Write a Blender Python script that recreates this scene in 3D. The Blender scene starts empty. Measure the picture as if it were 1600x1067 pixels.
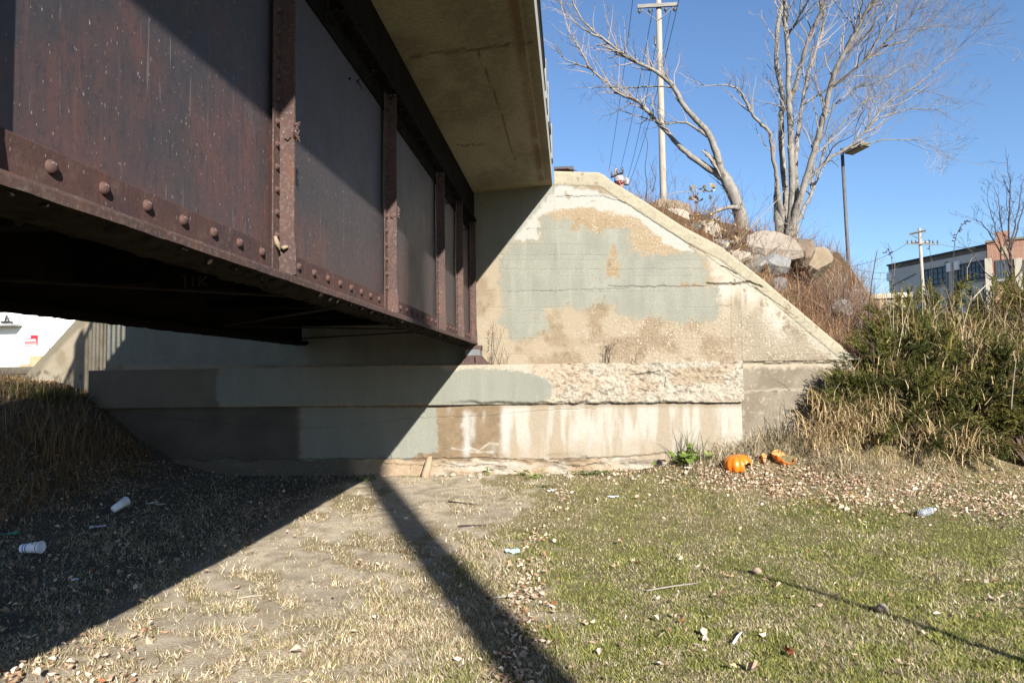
import bpy, bmesh, math, random
import numpy as np
from mathutils import Vector, Matrix, Euler, noise as mnoise

random.seed(7)
RNG = np.random.default_rng(11)
SC = bpy.context.scene
COL = SC.collection

# ------------------------------------------------------------------ camera
F_PX = 1066.7
CAM_Z = 1.6
YAW, PITCH, ROLL = math.radians(4.93), math.radians(3.0), math.radians(-0.75)
cam_rot = Matrix.Rotation(YAW, 3, 'Z') @ Matrix.Rotation(math.pi / 2 + PITCH, 3, 'X') @ Matrix.Rotation(ROLL, 3, 'Z')
cd = bpy.data.cameras.new('camera')
cd.sensor_width = 36.0
cd.lens = 24.0
cd.clip_start = 0.05
cd.clip_end = 5000
cam = bpy.data.objects.new('camera', cd)
COL.objects.link(cam)
cam.matrix_world = Matrix.Translation((0, 0, CAM_Z)) @ cam_rot.to_4x4()
SC.camera = cam
R3 = np.array(cam_rot)


def ray(px, py):
    d = np.array([(px - 800) / F_PX, (533.5 - py) / F_PX, -1.0])
    return R3 @ d


def PY(px, py, Y):          # point of the plane y = Y that the photo shows at px, py
    d = ray(px, py)
    t = Y / d[1]
    return Vector((d[0] * t, Y, CAM_Z + d[2] * t))


def PX(px, py, X):
    d = ray(px, py)
    t = X / d[0]
    return Vector((X, d[1] * t, CAM_Z + d[2] * t))


def PZ(px, py, Z=0.0):
    d = ray(px, py)
    t = (Z - CAM_Z) / d[2]
    return Vector((d[0] * t, d[1] * t, Z))


def w2p(X, Y, Z):           # world -> photo coordinates (1600 x 1067)
    X, Y, Z = np.broadcast_arrays(np.asarray(X, float), np.asarray(Y, float), np.asarray(Z, float))
    P = np.stack([X, Y, Z - CAM_Z], -1) @ R3
    w = np.maximum(-P[..., 2], 1e-3)
    return 800 + F_PX * P[..., 0] / w, 533.5 - F_PX * P[..., 1] / w


# ------------------------------------------------------------------ noise
def _h(ix, iy, s):
    v = np.sin(ix * 127.1 + iy * 311.7 + s * 74.7) * 43758.5453
    return v - np.floor(v)


def vn(x, y, s=0.0):
    x = np.asarray(x, float); y = np.asarray(y, float)
    ix, iy = np.floor(x), np.floor(y)
    fx, fy = x - ix, y - iy
    fx = fx * fx * (3 - 2 * fx); fy = fy * fy * (3 - 2 * fy)
    a, b, c, d = _h(ix, iy, s), _h(ix + 1, iy, s), _h(ix, iy + 1, s), _h(ix + 1, iy + 1, s)
    return (a * (1 - fx) + b * fx) * (1 - fy) + (c * (1 - fx) + d * fx) * fy


def fbm(x, y, o=4, s=0.0):
    x = np.asarray(x, float); y = np.asarray(y, float)
    t = 0.0; amp = 0.5; n = 0.0
    for k in range(o):
        t = t + amp * vn(x, y, s + k * 3.1); n += amp
        x = x * 2.03; y = y * 2.03; amp *= 0.5
    return t / n


def sst(a, b, x):
    t = np.clip((np.asarray(x, float) - a) / (b - a), 0, 1)
    return t * t * (3 - 2 * t)


def sdf(px, py, poly):      # signed distance, negative inside
    px = np.asarray(px, float); py = np.asarray(py, float)
    d = np.full(px.shape, 1e18); ins = np.zeros(px.shape, bool)
    n = len(poly)
    for i in range(n):
        x1, y1 = poly[i]; x2, y2 = poly[(i + 1) % n]
        ex, ey = x2 - x1, y2 - y1
        wx, wy = px - x1, py - y1
        t = np.clip((wx * ex + wy * ey) / (ex * ex + ey * ey + 1e-12), 0, 1)
        d = np.minimum(d, (wx - ex * t) ** 2 + (wy - ey * t) ** 2)
        c = (y1 > py) != (y2 > py)
        xs = x1 + (py - y1) / (ey if abs(ey) > 1e-9 else 1e-9) * ex
        ins ^= c & (px < xs)
    d = np.sqrt(d)
    return np.where(ins, -d, d)


def pdist(px, py, line):
    d = np.full(np.shape(px), 1e18)
    for (x1, y1), (x2, y2) in zip(line[:-1], line[1:]):
        ex, ey = x2 - x1, y2 - y1
        wx, wy = px - x1, py - y1
        t = np.clip((wx * ex + wy * ey) / (ex * ex + ey * ey + 1e-12), 0, 1)
        d = np.minimum(d, (wx - ex * t) ** 2 + (wy - ey * t) ** 2)
    return np.sqrt(d)


def lin(r, g, b):
    o = []
    for v in (r, g, b):
        v /= 255.0
        o.append(v / 12.92 if v <= 0.04045 else ((v + 0.055) / 1.055) ** 2.4)
    return np.array(o)


def A(r, g, b, k=0.28):     # surface colour from the colour the surface shows in full sun
    return lin(r, g, b) * k


# ------------------------------------------------------------------ materials
class NT:
    def __init__(self, name):
        self.m = bpy.data.materials.new(name)
        self.m.use_nodes = True
        self.t = self.m.node_tree
        self.b = self.t.nodes['Principled BSDF']
        self.out = self.t.nodes['Material Output']
        self.b.inputs['Specular IOR Level'].default_value = 0.3

    def n(self, typ, **kw):
        nd = self.t.nodes.new(typ)
        for k, v in kw.items():
            if k.startswith('_'):
                setattr(nd, k[1:], v)
            else:
                self.put(nd.inputs[int(k[1:])] if k[0] == 'i' and k[1:].isdigit() else nd.inputs[k], v)
        return nd

    def put(self, sock, v):
        if isinstance(v, bpy.types.NodeSocket):
            self.t.links.new(v, sock)
        elif isinstance(v, bpy.types.Node):
            self.t.links.new(v.outputs[0], sock)
        else:
            if sock.type == 'RGBA' and len(v) == 3:
                v = (*v, 1)
            sock.default_value = v

    def math(self, op, a, b=0.0, c=False):
        nd = self.n('ShaderNodeMath', _operation=op, _use_clamp=c, i0=a, i1=b)
        return nd.outputs[0]

    def mix(self, f, a, b, mode='MIX'):
        nd = self.t.nodes.new('ShaderNodeMix')
        nd.data_type = 'RGBA'; nd.blend_type = mode
        self.put(nd.inputs[0], f); self.put(nd.inputs[6], a); self.put(nd.inputs[7], b)
        return nd.outputs[2]

    def coord(self, scale=(1, 1, 1)):
        tc = self.n('ShaderNodeTexCoord')
        mp = self.n('ShaderNodeMapping')
        self.put(mp.inputs['Vector'], tc.outputs['Object'])
        mp.inputs['Scale'].default_value = scale
        return mp.outputs[0]

    def noise(self, vec, scale, detail=5, rough=0.6):
        nd = self.n('ShaderNodeTexNoise', Vector=vec, Scale=scale, Detail=detail, Roughness=rough)
        return nd.outputs[0]

    def ramp(self, f, a, b, va=0.0, vb=1.0):
        nd = self.n('ShaderNodeMapRange', i0=f, i1=a, i2=b, i3=va, i4=vb)
        nd.clamp = True
        return nd.outputs[0]

    def bump(self, h, strength=0.4, dist=0.01):
        nd = self.n('ShaderNodeBump', Strength=strength, Distance=dist, Height=h)
        self.put(self.b.inputs['Normal'], nd.outputs[0])

    def base(self, c):
        self.put(self.b.inputs['Base Color'], c)

    def rough(self, r):
        self.put(self.b.inputs['Roughness'], r)


MATS = {}


WHITES = ('white', 'cup', 'straw_white', 'sign', 'scrap')


def mottled(name, c1, c2, scale=6, rough=0.85, bump=0.3, bdist=0.01, stretch=(1, 1, 1), c3=None, s3=30, spec=0.3):
    if name in MATS:
        return MATS[name]
    g = 1.0 if name.startswith(WHITES) else .47
    c1, c2 = [tuple(k * g for k in c) for c in (c1, c2)]
    c3 = None if c3 is None else tuple(k * g for k in c3)
    t = NT(name)
    v = t.coord(stretch)
    n1 = t.noise(v, scale)
    c = t.mix(t.ramp(n1, 0.35, 0.65), c1, c2)
    if c3 is not None:
        c = t.mix(t.ramp(t.noise(v, s3, 3), 0.56, 0.66), c, c3)
    t.base(c); t.rough(rough)
    t.bump(t.noise(v, scale * 6, 6), bump, bdist)
    t.b.inputs['Specular IOR Level'].default_value = spec
    MATS[name] = t.m
    return t.m


def attr_mat(name, rough=0.9, nscale=40, namt=0.35, bump=0.4, bdist=0.008, agg=False, spec=0.2):
    t = NT(name)
    at = t.n('ShaderNodeAttribute', _attribute_name='col')
    v = t.coord()
    nz = t.noise(v, nscale, 6, 0.65)
    c = t.mix(1.0, at.outputs['Color'], t.n('ShaderNodeCombineColor', i0=t.ramp(nz, 0.25, 0.75, 1 - namt, 1 + namt), i1=t.ramp(nz, 0.25, 0.75, 1 - namt, 1 + namt), i2=t.ramp(nz, 0.25, 0.75, 1 - namt, 1 + namt * 0.9)).outputs[0], 'MULTIPLY')
    h = nz
    if agg:
        vo = t.n('ShaderNodeTexVoronoi', Vector=v, Scale=46.0, Randomness=1.0)
        vr = t.n('ShaderNodeSeparateColor', i0=vo.outputs['Color'])
        peb = t.math('LESS_THAN', vo.outputs['Distance'], 0.40)
        on = t.math('MULTIPLY', peb, t.math('GREATER_THAN', vr.outputs[0], 0.36))
        k = t.math('MULTIPLY', t.math('MULTIPLY', on, at.outputs['Alpha']), t.ramp(t.noise(v, 5.5, 4, .6), .42, .62, .12, .95))
        pc = t.mix(vr.outputs[1], (0.23, 0.195, 0.145), (0.33, 0.305, 0.255))
        pc = t.mix(t.math('GREATER_THAN', vr.outputs[2], 0.82), pc, (0.11, 0.085, 0.065))
        c = t.mix(k, c, pc)
        pit = t.math('MULTIPLY', t.math('SUBTRACT', 1.0, vo.outputs['Distance']), at.outputs['Alpha'])
        h = t.math('ADD', nz, t.math('MULTIPLY', pit, 0.8))
    t.base(c); t.rough(rough)
    t.bump(h, bump, bdist)
    t.b.inputs['Specular IOR Level'].default_value = spec
    return t.m


def blade_mat(name, trans=0.25, rough=0.7):
    t = NT(name)
    at = t.n('ShaderNodeAttribute', _attribute_name='col')
    t.base(at.outputs['Color']); t.rough(rough)
    t.b.inputs['Specular IOR Level'].default_value = 0.15
    tr = t.n('ShaderNodeBsdfTranslucent', Color=at.outputs['Color'])
    mx = t.n('ShaderNodeMixShader', i0=trans, i1=t.b.outputs[0], i2=tr.outputs[0])
    t.put(t.out.inputs['Surface'], mx.outputs[0])
    return t.m


# ------------------------------------------------------------------ mesh helpers
def wloc(o):
    p = Vector((0, 0, 0))
    while o is not None:
        p += o.location; o = o.parent
    return p


def np_obj(name, verts, faces, mat, parent=None, col=None, smooth=False, loc=None):
    """verts (N,3) world; faces: list of int arrays (M,k)."""
    verts = np.asarray(verts, np.float32).reshape(-1, 3)
    off = wloc(parent) if parent is not None else Vector((0, 0, 0))
    me = bpy.data.meshes.new(name)
    o = bpy.data.objects.new(name, me)
    if loc is not None:
        l = Vector(loc); o.location = l - off; off = l
    verts = verts - np.array(off, np.float32)
    me.vertices.add(len(verts))
    me.vertices.foreach_set('co', verts.ravel())
    if isinstance(faces, np.ndarray):
        faces = [faces]
    fl = [np.asarray(f, np.int32) for f in faces if len(f)]
    idx = np.concatenate([f.ravel() for f in fl])
    tot = np.concatenate([np.full(len(f), f.shape[1], np.int32) for f in fl])
    st = np.concatenate([[0], np.cumsum(tot)[:-1]]).astype(np.int32)
    me.loops.add(len(idx)); me.loops.foreach_set('vertex_index', idx)
    me.polygons.add(len(tot)); me.polygons.foreach_set('loop_start', st)
    me.polygons.foreach_set('loop_total', tot)
    me.polygons.foreach_set('use_smooth', np.full(len(tot), smooth, bool))
    if col is not None:
        col = np.asarray(col, np.float32)
        if col.ndim == 1:
            col = np.tile(col, (len(verts), 1))
        if col.shape[1] == 3:
            col = np.concatenate([col, np.ones((len(col), 1), np.float32)], 1)
        at = me.attributes.new('col', 'FLOAT_COLOR', 'POINT')
        at.data.foreach_set('color', np.ascontiguousarray(col).ravel())
    me.update(calc_edges=True)
    me.validate()
    if mat is not None:
        me.materials.append(mat)
    COL.objects.link(o)
    if parent is not None:
        o.parent = parent
    return o


class MB:
    def __init__(self):
        self.v = []; self.f = []; self.c = []; self.cur = None

    def add(self, vs, fs):
        b = len(self.v)
        self.v += [tuple(v) for v in vs]
        self.f += [tuple(i + b for i in f) for f in fs]
        if self.cur is not None:
            self.c += [tuple(self.cur)] * len(vs)
        return self

    def box(self, lo, hi, mat=None):
        (x0, y0, z0), (x1, y1, z1) = lo, hi
        vs = [Vector(p) for p in ((x0, y0, z0), (x1, y0, z0), (x1, y1, z0), (x0, y1, z0), (x0, y0, z1), (x1, y0, z1), (x1, y1, z1), (x0, y1, z1))]
        if mat is not None:
            vs = [mat @ v for v in vs]
        return self.add(vs, [(0, 3, 2, 1), (4, 5, 6, 7), (0, 1, 5, 4), (1, 2, 6, 5), (2, 3, 7, 6), (3, 0, 4, 7)])

    def prism(self, poly, axis, a, b):
        """polygon (u,v) extruded along axis from a to b; axis 0: (y,z), 1: (x,z), 2: (x,y)"""
        def P(u, v, w):
            return (w, u, v) if axis == 0 else (u, w, v) if axis == 1 else (u, v, w)
        n = len(poly)
        vs = [P(u, v, a) for u, v in poly] + [P(u, v, b) for u, v in poly]
        fs = [tuple(range(n))[::-1], tuple(range(n, 2 * n))]
        fs += [(i, (i + 1) % n, n + (i + 1) % n, n + i) for i in range(n)]
        return self.add(vs, fs)

    def tube(self, pts, rad, n=6, cap=True):
        pts = [Vector(p) for p in pts]
        if not hasattr(rad, '__len__'):
            rad = [rad] * len(pts)
        vs = []; fs = []
        prev = None
        for i, p in enumerate(pts):
            d = (pts[min(i + 1, len(pts) - 1)] - pts[max(i - 1, 0)])
            if d.length < 1e-9:
                d = Vector((0, 0, 1))
            d.normalize()
            if prev is None:
                u = d.orthogonal().normalized()
            else:
                u = prev - d * prev.dot(d)
                u = u.normalized() if u.length > 1e-6 else d.orthogonal().normalized()
            prev = u
            w = d.cross(u)
            for k in range(n):
                a = 2 * math.pi * k / n
                vs.append(p + (u * math.cos(a) + w * math.sin(a)) * rad[i])
        for i in range(len(pts) - 1):
            for k in range(n):
                fs.append((i * n + k, i * n + (k + 1) % n, (i + 1) * n + (k + 1) % n, (i + 1) * n + k))
        if cap:
            fs.append(tuple(range(n))[::-1]); fs.append(tuple(range((len(pts) - 1) * n, len(pts) * n)))
        return self.add(vs, fs)

    def lathe(self, prof, n=20, m=None):
        """profile [(r,z)] round z, transformed by m"""
        vs = []; fs = []
        for r, z in prof:
            for k in range(n):
                a = 2 * math.pi * k / n
                v = Vector((r * math.cos(a), r * math.sin(a), z))
                vs.append(m @ v if m is not None else v)
        for i in range(len(prof) - 1):
            for k in range(n):
                fs.append((i * n + k, i * n + (k + 1) % n, (i + 1) * n + (k + 1) % n, (i + 1) * n + k))
        return self.add(vs, fs)

    def dome(self, c, r, ax, h=None, n=10):
        """rivet head: cap on the +ax side"""
        h = h or r * 0.75
        ax = Vector(ax).normalized()
        q = Vector((0, 0, 1)).rotation_difference(ax).to_matrix().to_4x4()
        m = Matrix.Translation(c) @ q
        pr = [(r * math.cos(t), h * math.sin(t)) for t in (0, .35, .7, 1.05, 1.35, 1.55)]
        return self.lathe(pr, n, m)

    def build(self, name, mat, parent=None, smooth=False, loc=None):
        off = wloc(parent) if parent is not None else Vector((0, 0, 0))
        me = bpy.data.meshes.new(name)
        o = bpy.data.objects.new(name, me)
        if loc is not None:
            l = Vector(loc); o.location = l - off; off = l
        me.from_pydata([Vector(v) - off for v in self.v], [], self.f)
        if self.c:
            at = me.attributes.new('col', 'FLOAT_COLOR', 'POINT')
            at.data.foreach_set('color', [x for c in self.c for x in (*c[:3], 1.0)])
        me.polygons.foreach_set('use_smooth', [smooth] * len(me.polygons))
        me.update()
        if mat is not None:
            me.materials.append(mat)
        COL.objects.link(o)
        if parent is not None:
            o.parent = parent
        return o


def tag(o, label, cat, group=None):
    o['label'] = label; o['category'] = cat
    if group:
        o['group'] = group
    return o


def kind(o, k, label=None):
    o['kind'] = k
    if label:
        o['label'] = label
    return o


def thing(name, label, cat, loc=(0, 0, 0), group=None):
    o = bpy.data.objects.new(name, None)
    COL.objects.link(o)
    o.location = loc
    o.empty_display_size = 0.2
    return tag(o, label, cat, group)


def bevel(o, w=0.01, seg=2):
    m = o.modifiers.new('bevel', 'BEVEL'); m.width = w; m.segments = seg; m.limit_method = 'ANGLE'
    return o


def grid_faces(nu, nv):
    i = np.arange(nu * nv).reshape(nu, nv)
    return np.stack([i[:-1, :-1], i[1:, :-1], i[1:, 1:], i[:-1, 1:]], -1).reshape(-1, 4)
# ------------------------------------------------------------------ the lie of the land
YU, YS, YL, YF = 10.60, 10.25, 10.33, 10.27      # planes of upper wall, bearing seat, lower wall, footing


def zground(X, Y):
    X = np.asarray(X, float); Y = np.asarray(Y, float)
    z = 0.13 * sst(6.0, 10.3, Y)
    r = np.interp(X, [-3, 0, 1.0, 1.7, 2.7, 3.9, 5, 8, 12], [0, .04, .1, .24, .48, .68, .5, .3, .3])
    w = np.interp(X, [1, 4, 6], [1.3, 1.4, .9])
    z = z + r * sst(10.5 - w, 10.6, Y)
    z = z + np.where(X > 4, np.clip(Y - 10.5, 0, 4) * 0.6 * sst(3.6, 5.5, X), 0)
    b = np.interp(X, [-22, -9, -7.6, -6.9, -6.2, -5.6, -5.0], [1.6, 1.45, 1.2, .62, .2, .05, 0])
    z = z + b * sst(4.5, 10.0, Y)
    z = z + np.where(X < -7, np.clip(Y - 10.6, 0, 24) * 0.035 * sst(-7, -9, X), 0)
    far = np.hypot(X, Y - 5)
    z = z * sst(120, 60, far) if np.ndim(z) else z
    z = z + (0.03 * (fbm(X * 1.3, Y * 1.3, 4, 5) - .5) + 0.016 * (fbm(X * 6, Y * 6, 3, 9) - .5)) * (far < 40)
    return z


WINGTOP = [(866, 268), (935, 270), (944, 274), (956, 284), (1000, 310.5), (1068, 355), (1127, 386), (1193, 438), (1240, 478), (1300, 529), (1345, 565)]
WT_W = [PY(x, y, YU) for x, y in WINGTOP]
WT_X = [p.x for p in WT_W]; WT_Z = [p.z for p in WT_W]


def zbank(X, Y):
    """the embankment behind the wall"""
    X = np.asarray(X, float); Y = np.asarray(Y, float)
    wt = np.interp(X, WT_X + [WT_X[-1] + 6], WT_Z + [WT_Z[-1] - 4.3])
    z = np.minimum(4.42, wt - .16 + .75 * np.clip(Y - 10.85, 0, 99))
    z = z - np.clip(X - 6.3, 0, 99) * 1.0
    z = z - np.clip(-.55 * Y - X, 0, 99) * 1.4
    z = z + .16 * (fbm(X * 1.7, Y * 1.7, 4, 3) - .5)
    return np.maximum(z, -0.4)


def zland(X, Y):
    g = zground(X, Y)
    return np.where(np.asarray(Y) > 10.85, np.maximum(g, zbank(X, Y)), g)


PATH = [(-200, 1250), (-60, 1010), (150, 940), (330, 862), (520, 772), (560, 752), (750, 746), (770, 765), (700, 800), (600, 850), (520, 905), (460, 960), (425, 1010), (400, 1067), (330, 1250)]
LEAFRIDGE = [(880, 770), (850, 830), (832, 880), (822, 940), (812, 1000), (815, 1080), (850, 1250)]
LEAFBAND = [(880, 735), (1050, 735), (1180, 745), (1300, 770), (1420, 780), (1600, 775), (1800, 770)]


def grass_density(px, py):
    n = fbm(px / 60, py / 24, 4, 21)
    sd = sdf(px, py, PATH)
    d = 0.17 + 0.83 * sst(-60, 150, sd + (n - .5) * 190)
    clump = sst(.45, .62, fbm(px / 38, py / 15, 4, 33))
    d = np.where(sd < 60, np.maximum(d * (0.25 + .75 * clump), .68 * clump), d)
    left = sst(0, -60, (py - 752) * 1.83 - (560 - px) * 1.0)     # dark side under the bridge
    d = np.where(px < 560 - (py - 752) * 1.83, 0.25 + .3 * clump, d)
    bare = sst(.62, .75, fbm(px / 70, py / 22, 3, 41)) * sst(1100, 750, px)
    return np.clip(d * (1 - .8 * bare), 0, 1)


def greenness(px, py):
    n = fbm(px / 120, py / 45, 4, 52)
    g = sst(720, 940, px + (n - .5) * 160) * sst(740, 850, py + (n - .5) * 80) * .9 + .12
    g = np.maximum(g, sst(960, 1080, py) * sst(560, 760, px) * .75)
    return np.clip(g * (0.65 + .9 * n), 0, 1)


# ground sheet, fine near the camera and stretched to the horizon
def axis(lo, a, st, b, hi, gr=1.25):
    x = list(np.arange(a, b + 1e-6, st)); s = st
    while x[-1] < hi:
        s *= gr; x.append(x[-1] + s)
    s = st
    while x[0] > lo:
        s *= gr; x.insert(0, x[0] - s)
    return np.array(x)


gx = axis(-900, -9.5, .05, 9.0, 900); gy = axis(-600, 1.2, .05, 12.2, 1500)
GX, GY = np.meshgrid(gx, gy, indexing='ij')
GZ = zground(GX, GY)
gpx, gpy = w2p(GX, np.maximum(GY, 0.6), 0 * GX)
dens = grass_density(gpx, gpy)
grn = greenness(gpx, gpy)
dirt = A(194, 180, 158, .50) * (0.8 + .4 * fbm(GX * 2.2, GY * 2.2, 5, 61))[..., None]
dirt2 = A(140, 120, 94, .42)
straw = A(164, 146, 104, .34)
green = A(122, 118, 62, .36)
fine = fbm(GX * 9, GY * 9, 4, 71)[..., None]
dirt = dirt * (1 - .45 * sst(.45, .7, fine)) + dirt2 * .45 * sst(.45, .7, fine)
turf = straw * (1 - grn[..., None]) + green * grn[..., None]
gk_ = (sst(.25, .8, dens) * .9)[..., None]
gc = dirt * (1 - gk_) + turf * gk_
gc = gc * (.78 + .44 * fbm(GX * 14, GY * 14, 3, 77)[..., None])
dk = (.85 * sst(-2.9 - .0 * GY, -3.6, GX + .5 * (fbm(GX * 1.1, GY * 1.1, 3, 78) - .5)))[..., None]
gc = gc * (1 - dk) + A(96, 82, 64) * dk * (.5 + .8 * fine)                  # bridge's shade deepened by a darker soil colour
gr_far = sst(14, 25, GY)[..., None]
gc = gc * (1 - gr_far) + A(140, 130, 100) * gr_far
GM = attr_mat('soil', 0.95, 55, 0.3, 0.9, 0.012)
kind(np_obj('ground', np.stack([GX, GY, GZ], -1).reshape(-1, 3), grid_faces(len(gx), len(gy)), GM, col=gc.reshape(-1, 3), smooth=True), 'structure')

ex = np.arange(-16, 12.01, .12); ey = np.concatenate([np.arange(10.85, 20, .12), np.arange(20, 60, 1.0)])
EX, EY = np.meshgrid(ex, ey, indexing='ij')
EZ = zbank(EX, EY)
ec = A(128, 100, 74) * (.6 + .8 * fbm(EX * 5, EY * 5, 4, 81))[..., None]
kind(np_obj('embankment', np.stack([EX, EY, EZ], -1).reshape(-1, 3), grid_faces(len(ex), len(ey)), GM, col=ec.reshape(-1, 3), smooth=True), 'structure')

# ------------------------------------------------------------------ the abutment
C_PAINT = A(184, 185, 169); C_TAN = A(206, 187, 156); C_TAN2 = A(184, 160, 126); C_WHITE = A(220, 218, 208)
C_CREAM = A(228, 220, 204); C_BROWN = A(170, 143, 108); C_GREYT = A(182, 168, 146); C_PINK = A(224, 192, 154)
C_COP = A(214, 203, 172); C_OLD = A(150, 138, 118)


def z7(l):
    return [(740 + x / 3.048, 250 + y / 3.048) for x, y in l]


P_UP = z7([(310, 270), (345, 258), (400, 272), (470, 288), (476, 345), (520, 327), (600, 345), (650, 337), (745, 330), (745, 430), (850, 446), (905, 438), (980, 432), (985, 446), (1098, 445), (1100, 515), (1112, 520), (1110, 592), (1000, 598), (1000, 606), (1158, 606), (1172, 640), (1165, 700), (1145, 758), (1060, 770), (990, 782), (900, 765), (830, 745), (760, 755), (700, 740), (670, 720), (665, 690), (635, 690), (560, 712), (520, 722), (440, 700), (345, 705), (355, 760), (360, 800), (330, 835), (290, 845), (250, 858), (205, 868), (165, 840), (140, 792), (110, 770), (135, 690), (130, 600), (120, 530), (110, 480), (125, 440), (190, 383), (310, 380)])
P_HOLE = z7([(655, 408), (690, 418), (692, 555), (635, 556), (642, 490)])
P_WH = z7([(380, 100), (640, 165), (730, 205), (1000, 378), (1110, 446), (980, 430), (905, 400), (862, 355), (750, 268), (620, 248), (560, 225), (440, 235), (345, 258), (310, 270), (312, 380), (150, 384)])
P_SEAT = [(340, 590), (350, 572), (690, 572), (705, 580), (748, 574), (800, 579), (835, 584), (858, 592), (866, 608), (858, 622), (838, 630), (700, 633), (340, 633)]
P_SEAT2 = [(100, 560), (342, 560), (342, 640), (100, 640)]
P_LOW = [(470, 636), (682, 636), (683, 660), (684, 708), (655, 709), (640, 718), (470, 720)]
P_AGGPATCH = [(1045, 578), (1070, 574), (1128, 574), (1130, 600), (1060, 602), (1040, 598)]
CRACKS = [
    ([(752 + 40, 457), (960, 452), (1000, 449), (1040, 449)], 'u', 1.0, .010),
    (z7([(120, 455), (640, 452)]), 'u', .7, .005), (z7([(130, 520), (640, 522), (1100, 518)]), 'u', .7, .005),
    (z7([(640, 603), (1000, 602), (1160, 600)]), 'u', 1.2, .012), (z7([(1110, 590), (1240, 592), (1310, 582), (1370, 606)]), 'u', 1.9, .03),
    (z7([(1240, 592), (1242, 568)]), 'u', 1.0, .02), (z7([(1180, 504), (1215, 520), (1250, 540)]), 'u', 1.3, .02),
    (z7([(140, 718), (345, 722)]), 'u', .7, .005), (z7([(1170, 692), (1214, 694)]), 'u', .8, .01), (z7([(60, 620), (640, 628)]), 'u', .7, .004),
    (z7([(1222, 600), (1224, 800), (1230, 950)]), 'u', 1.0, .006), (z7([(395, 175), (615, 172), (720, 206)]), 'u', 1.0, .012),
    (z7([(720, 206), (860, 300), (1000, 388), (1105, 452), (1230, 545), (1380, 640), (1524, 742)]), 'u', .9, .009),
    (z7([(425, 75), (432, 130)]), 'u', .6, .006),
    ([(1160, 566), (1200, 568), (1260, 567), (1318, 567)], 'w', 2.0, .035), ([(1317, 567), (1319, 548), (1312, 530)], 'w', 1.2, .012),
    ([(985, 585), (1000, 586), (1030, 580)], 's', 1.6, .03), ([(880, 567), (892, 569)], 's', 1.4, .02), ([(1040, 590), (1038, 604)], 's', 1.2, .02),
    ([(150, 640), (420, 670), (520, 668), (620, 655), (680, 652), (760, 650), (840, 642), (930, 638)], 'l', .9, .008),
    ([(470, 718), (640, 718), (760, 716), (830, 720), (900, 717), (960, 715), (1005, 712), (1040, 708)], 'l', 1.5, .02),
    ([(660, 705), (700, 700), (780, 722)], 'l', .6, .004),
    ([(600, 725), (680, 728), (720, 731)], 'f', 1.1, .015), ([(690, 722), (720, 730), (760, 726), (790, 730)], 'f', 1.2, .02), ([(640, 728), (643, 750)], 'f', .8, .01), ([(860, 722), (900, 730), (930, 724)], 'f', 1.2, .02),
    ([(1160, 613), (1200, 613), (1290, 608)], 'r', .8, .008), ([(1262, 580), (1320, 600), (1330, 660)], 'r', .8, .01),
]


def lerp(c, k, d):
    k = np.clip(k, 0, 1)[..., None]
    return c * (1 - k) + d * k


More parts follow.
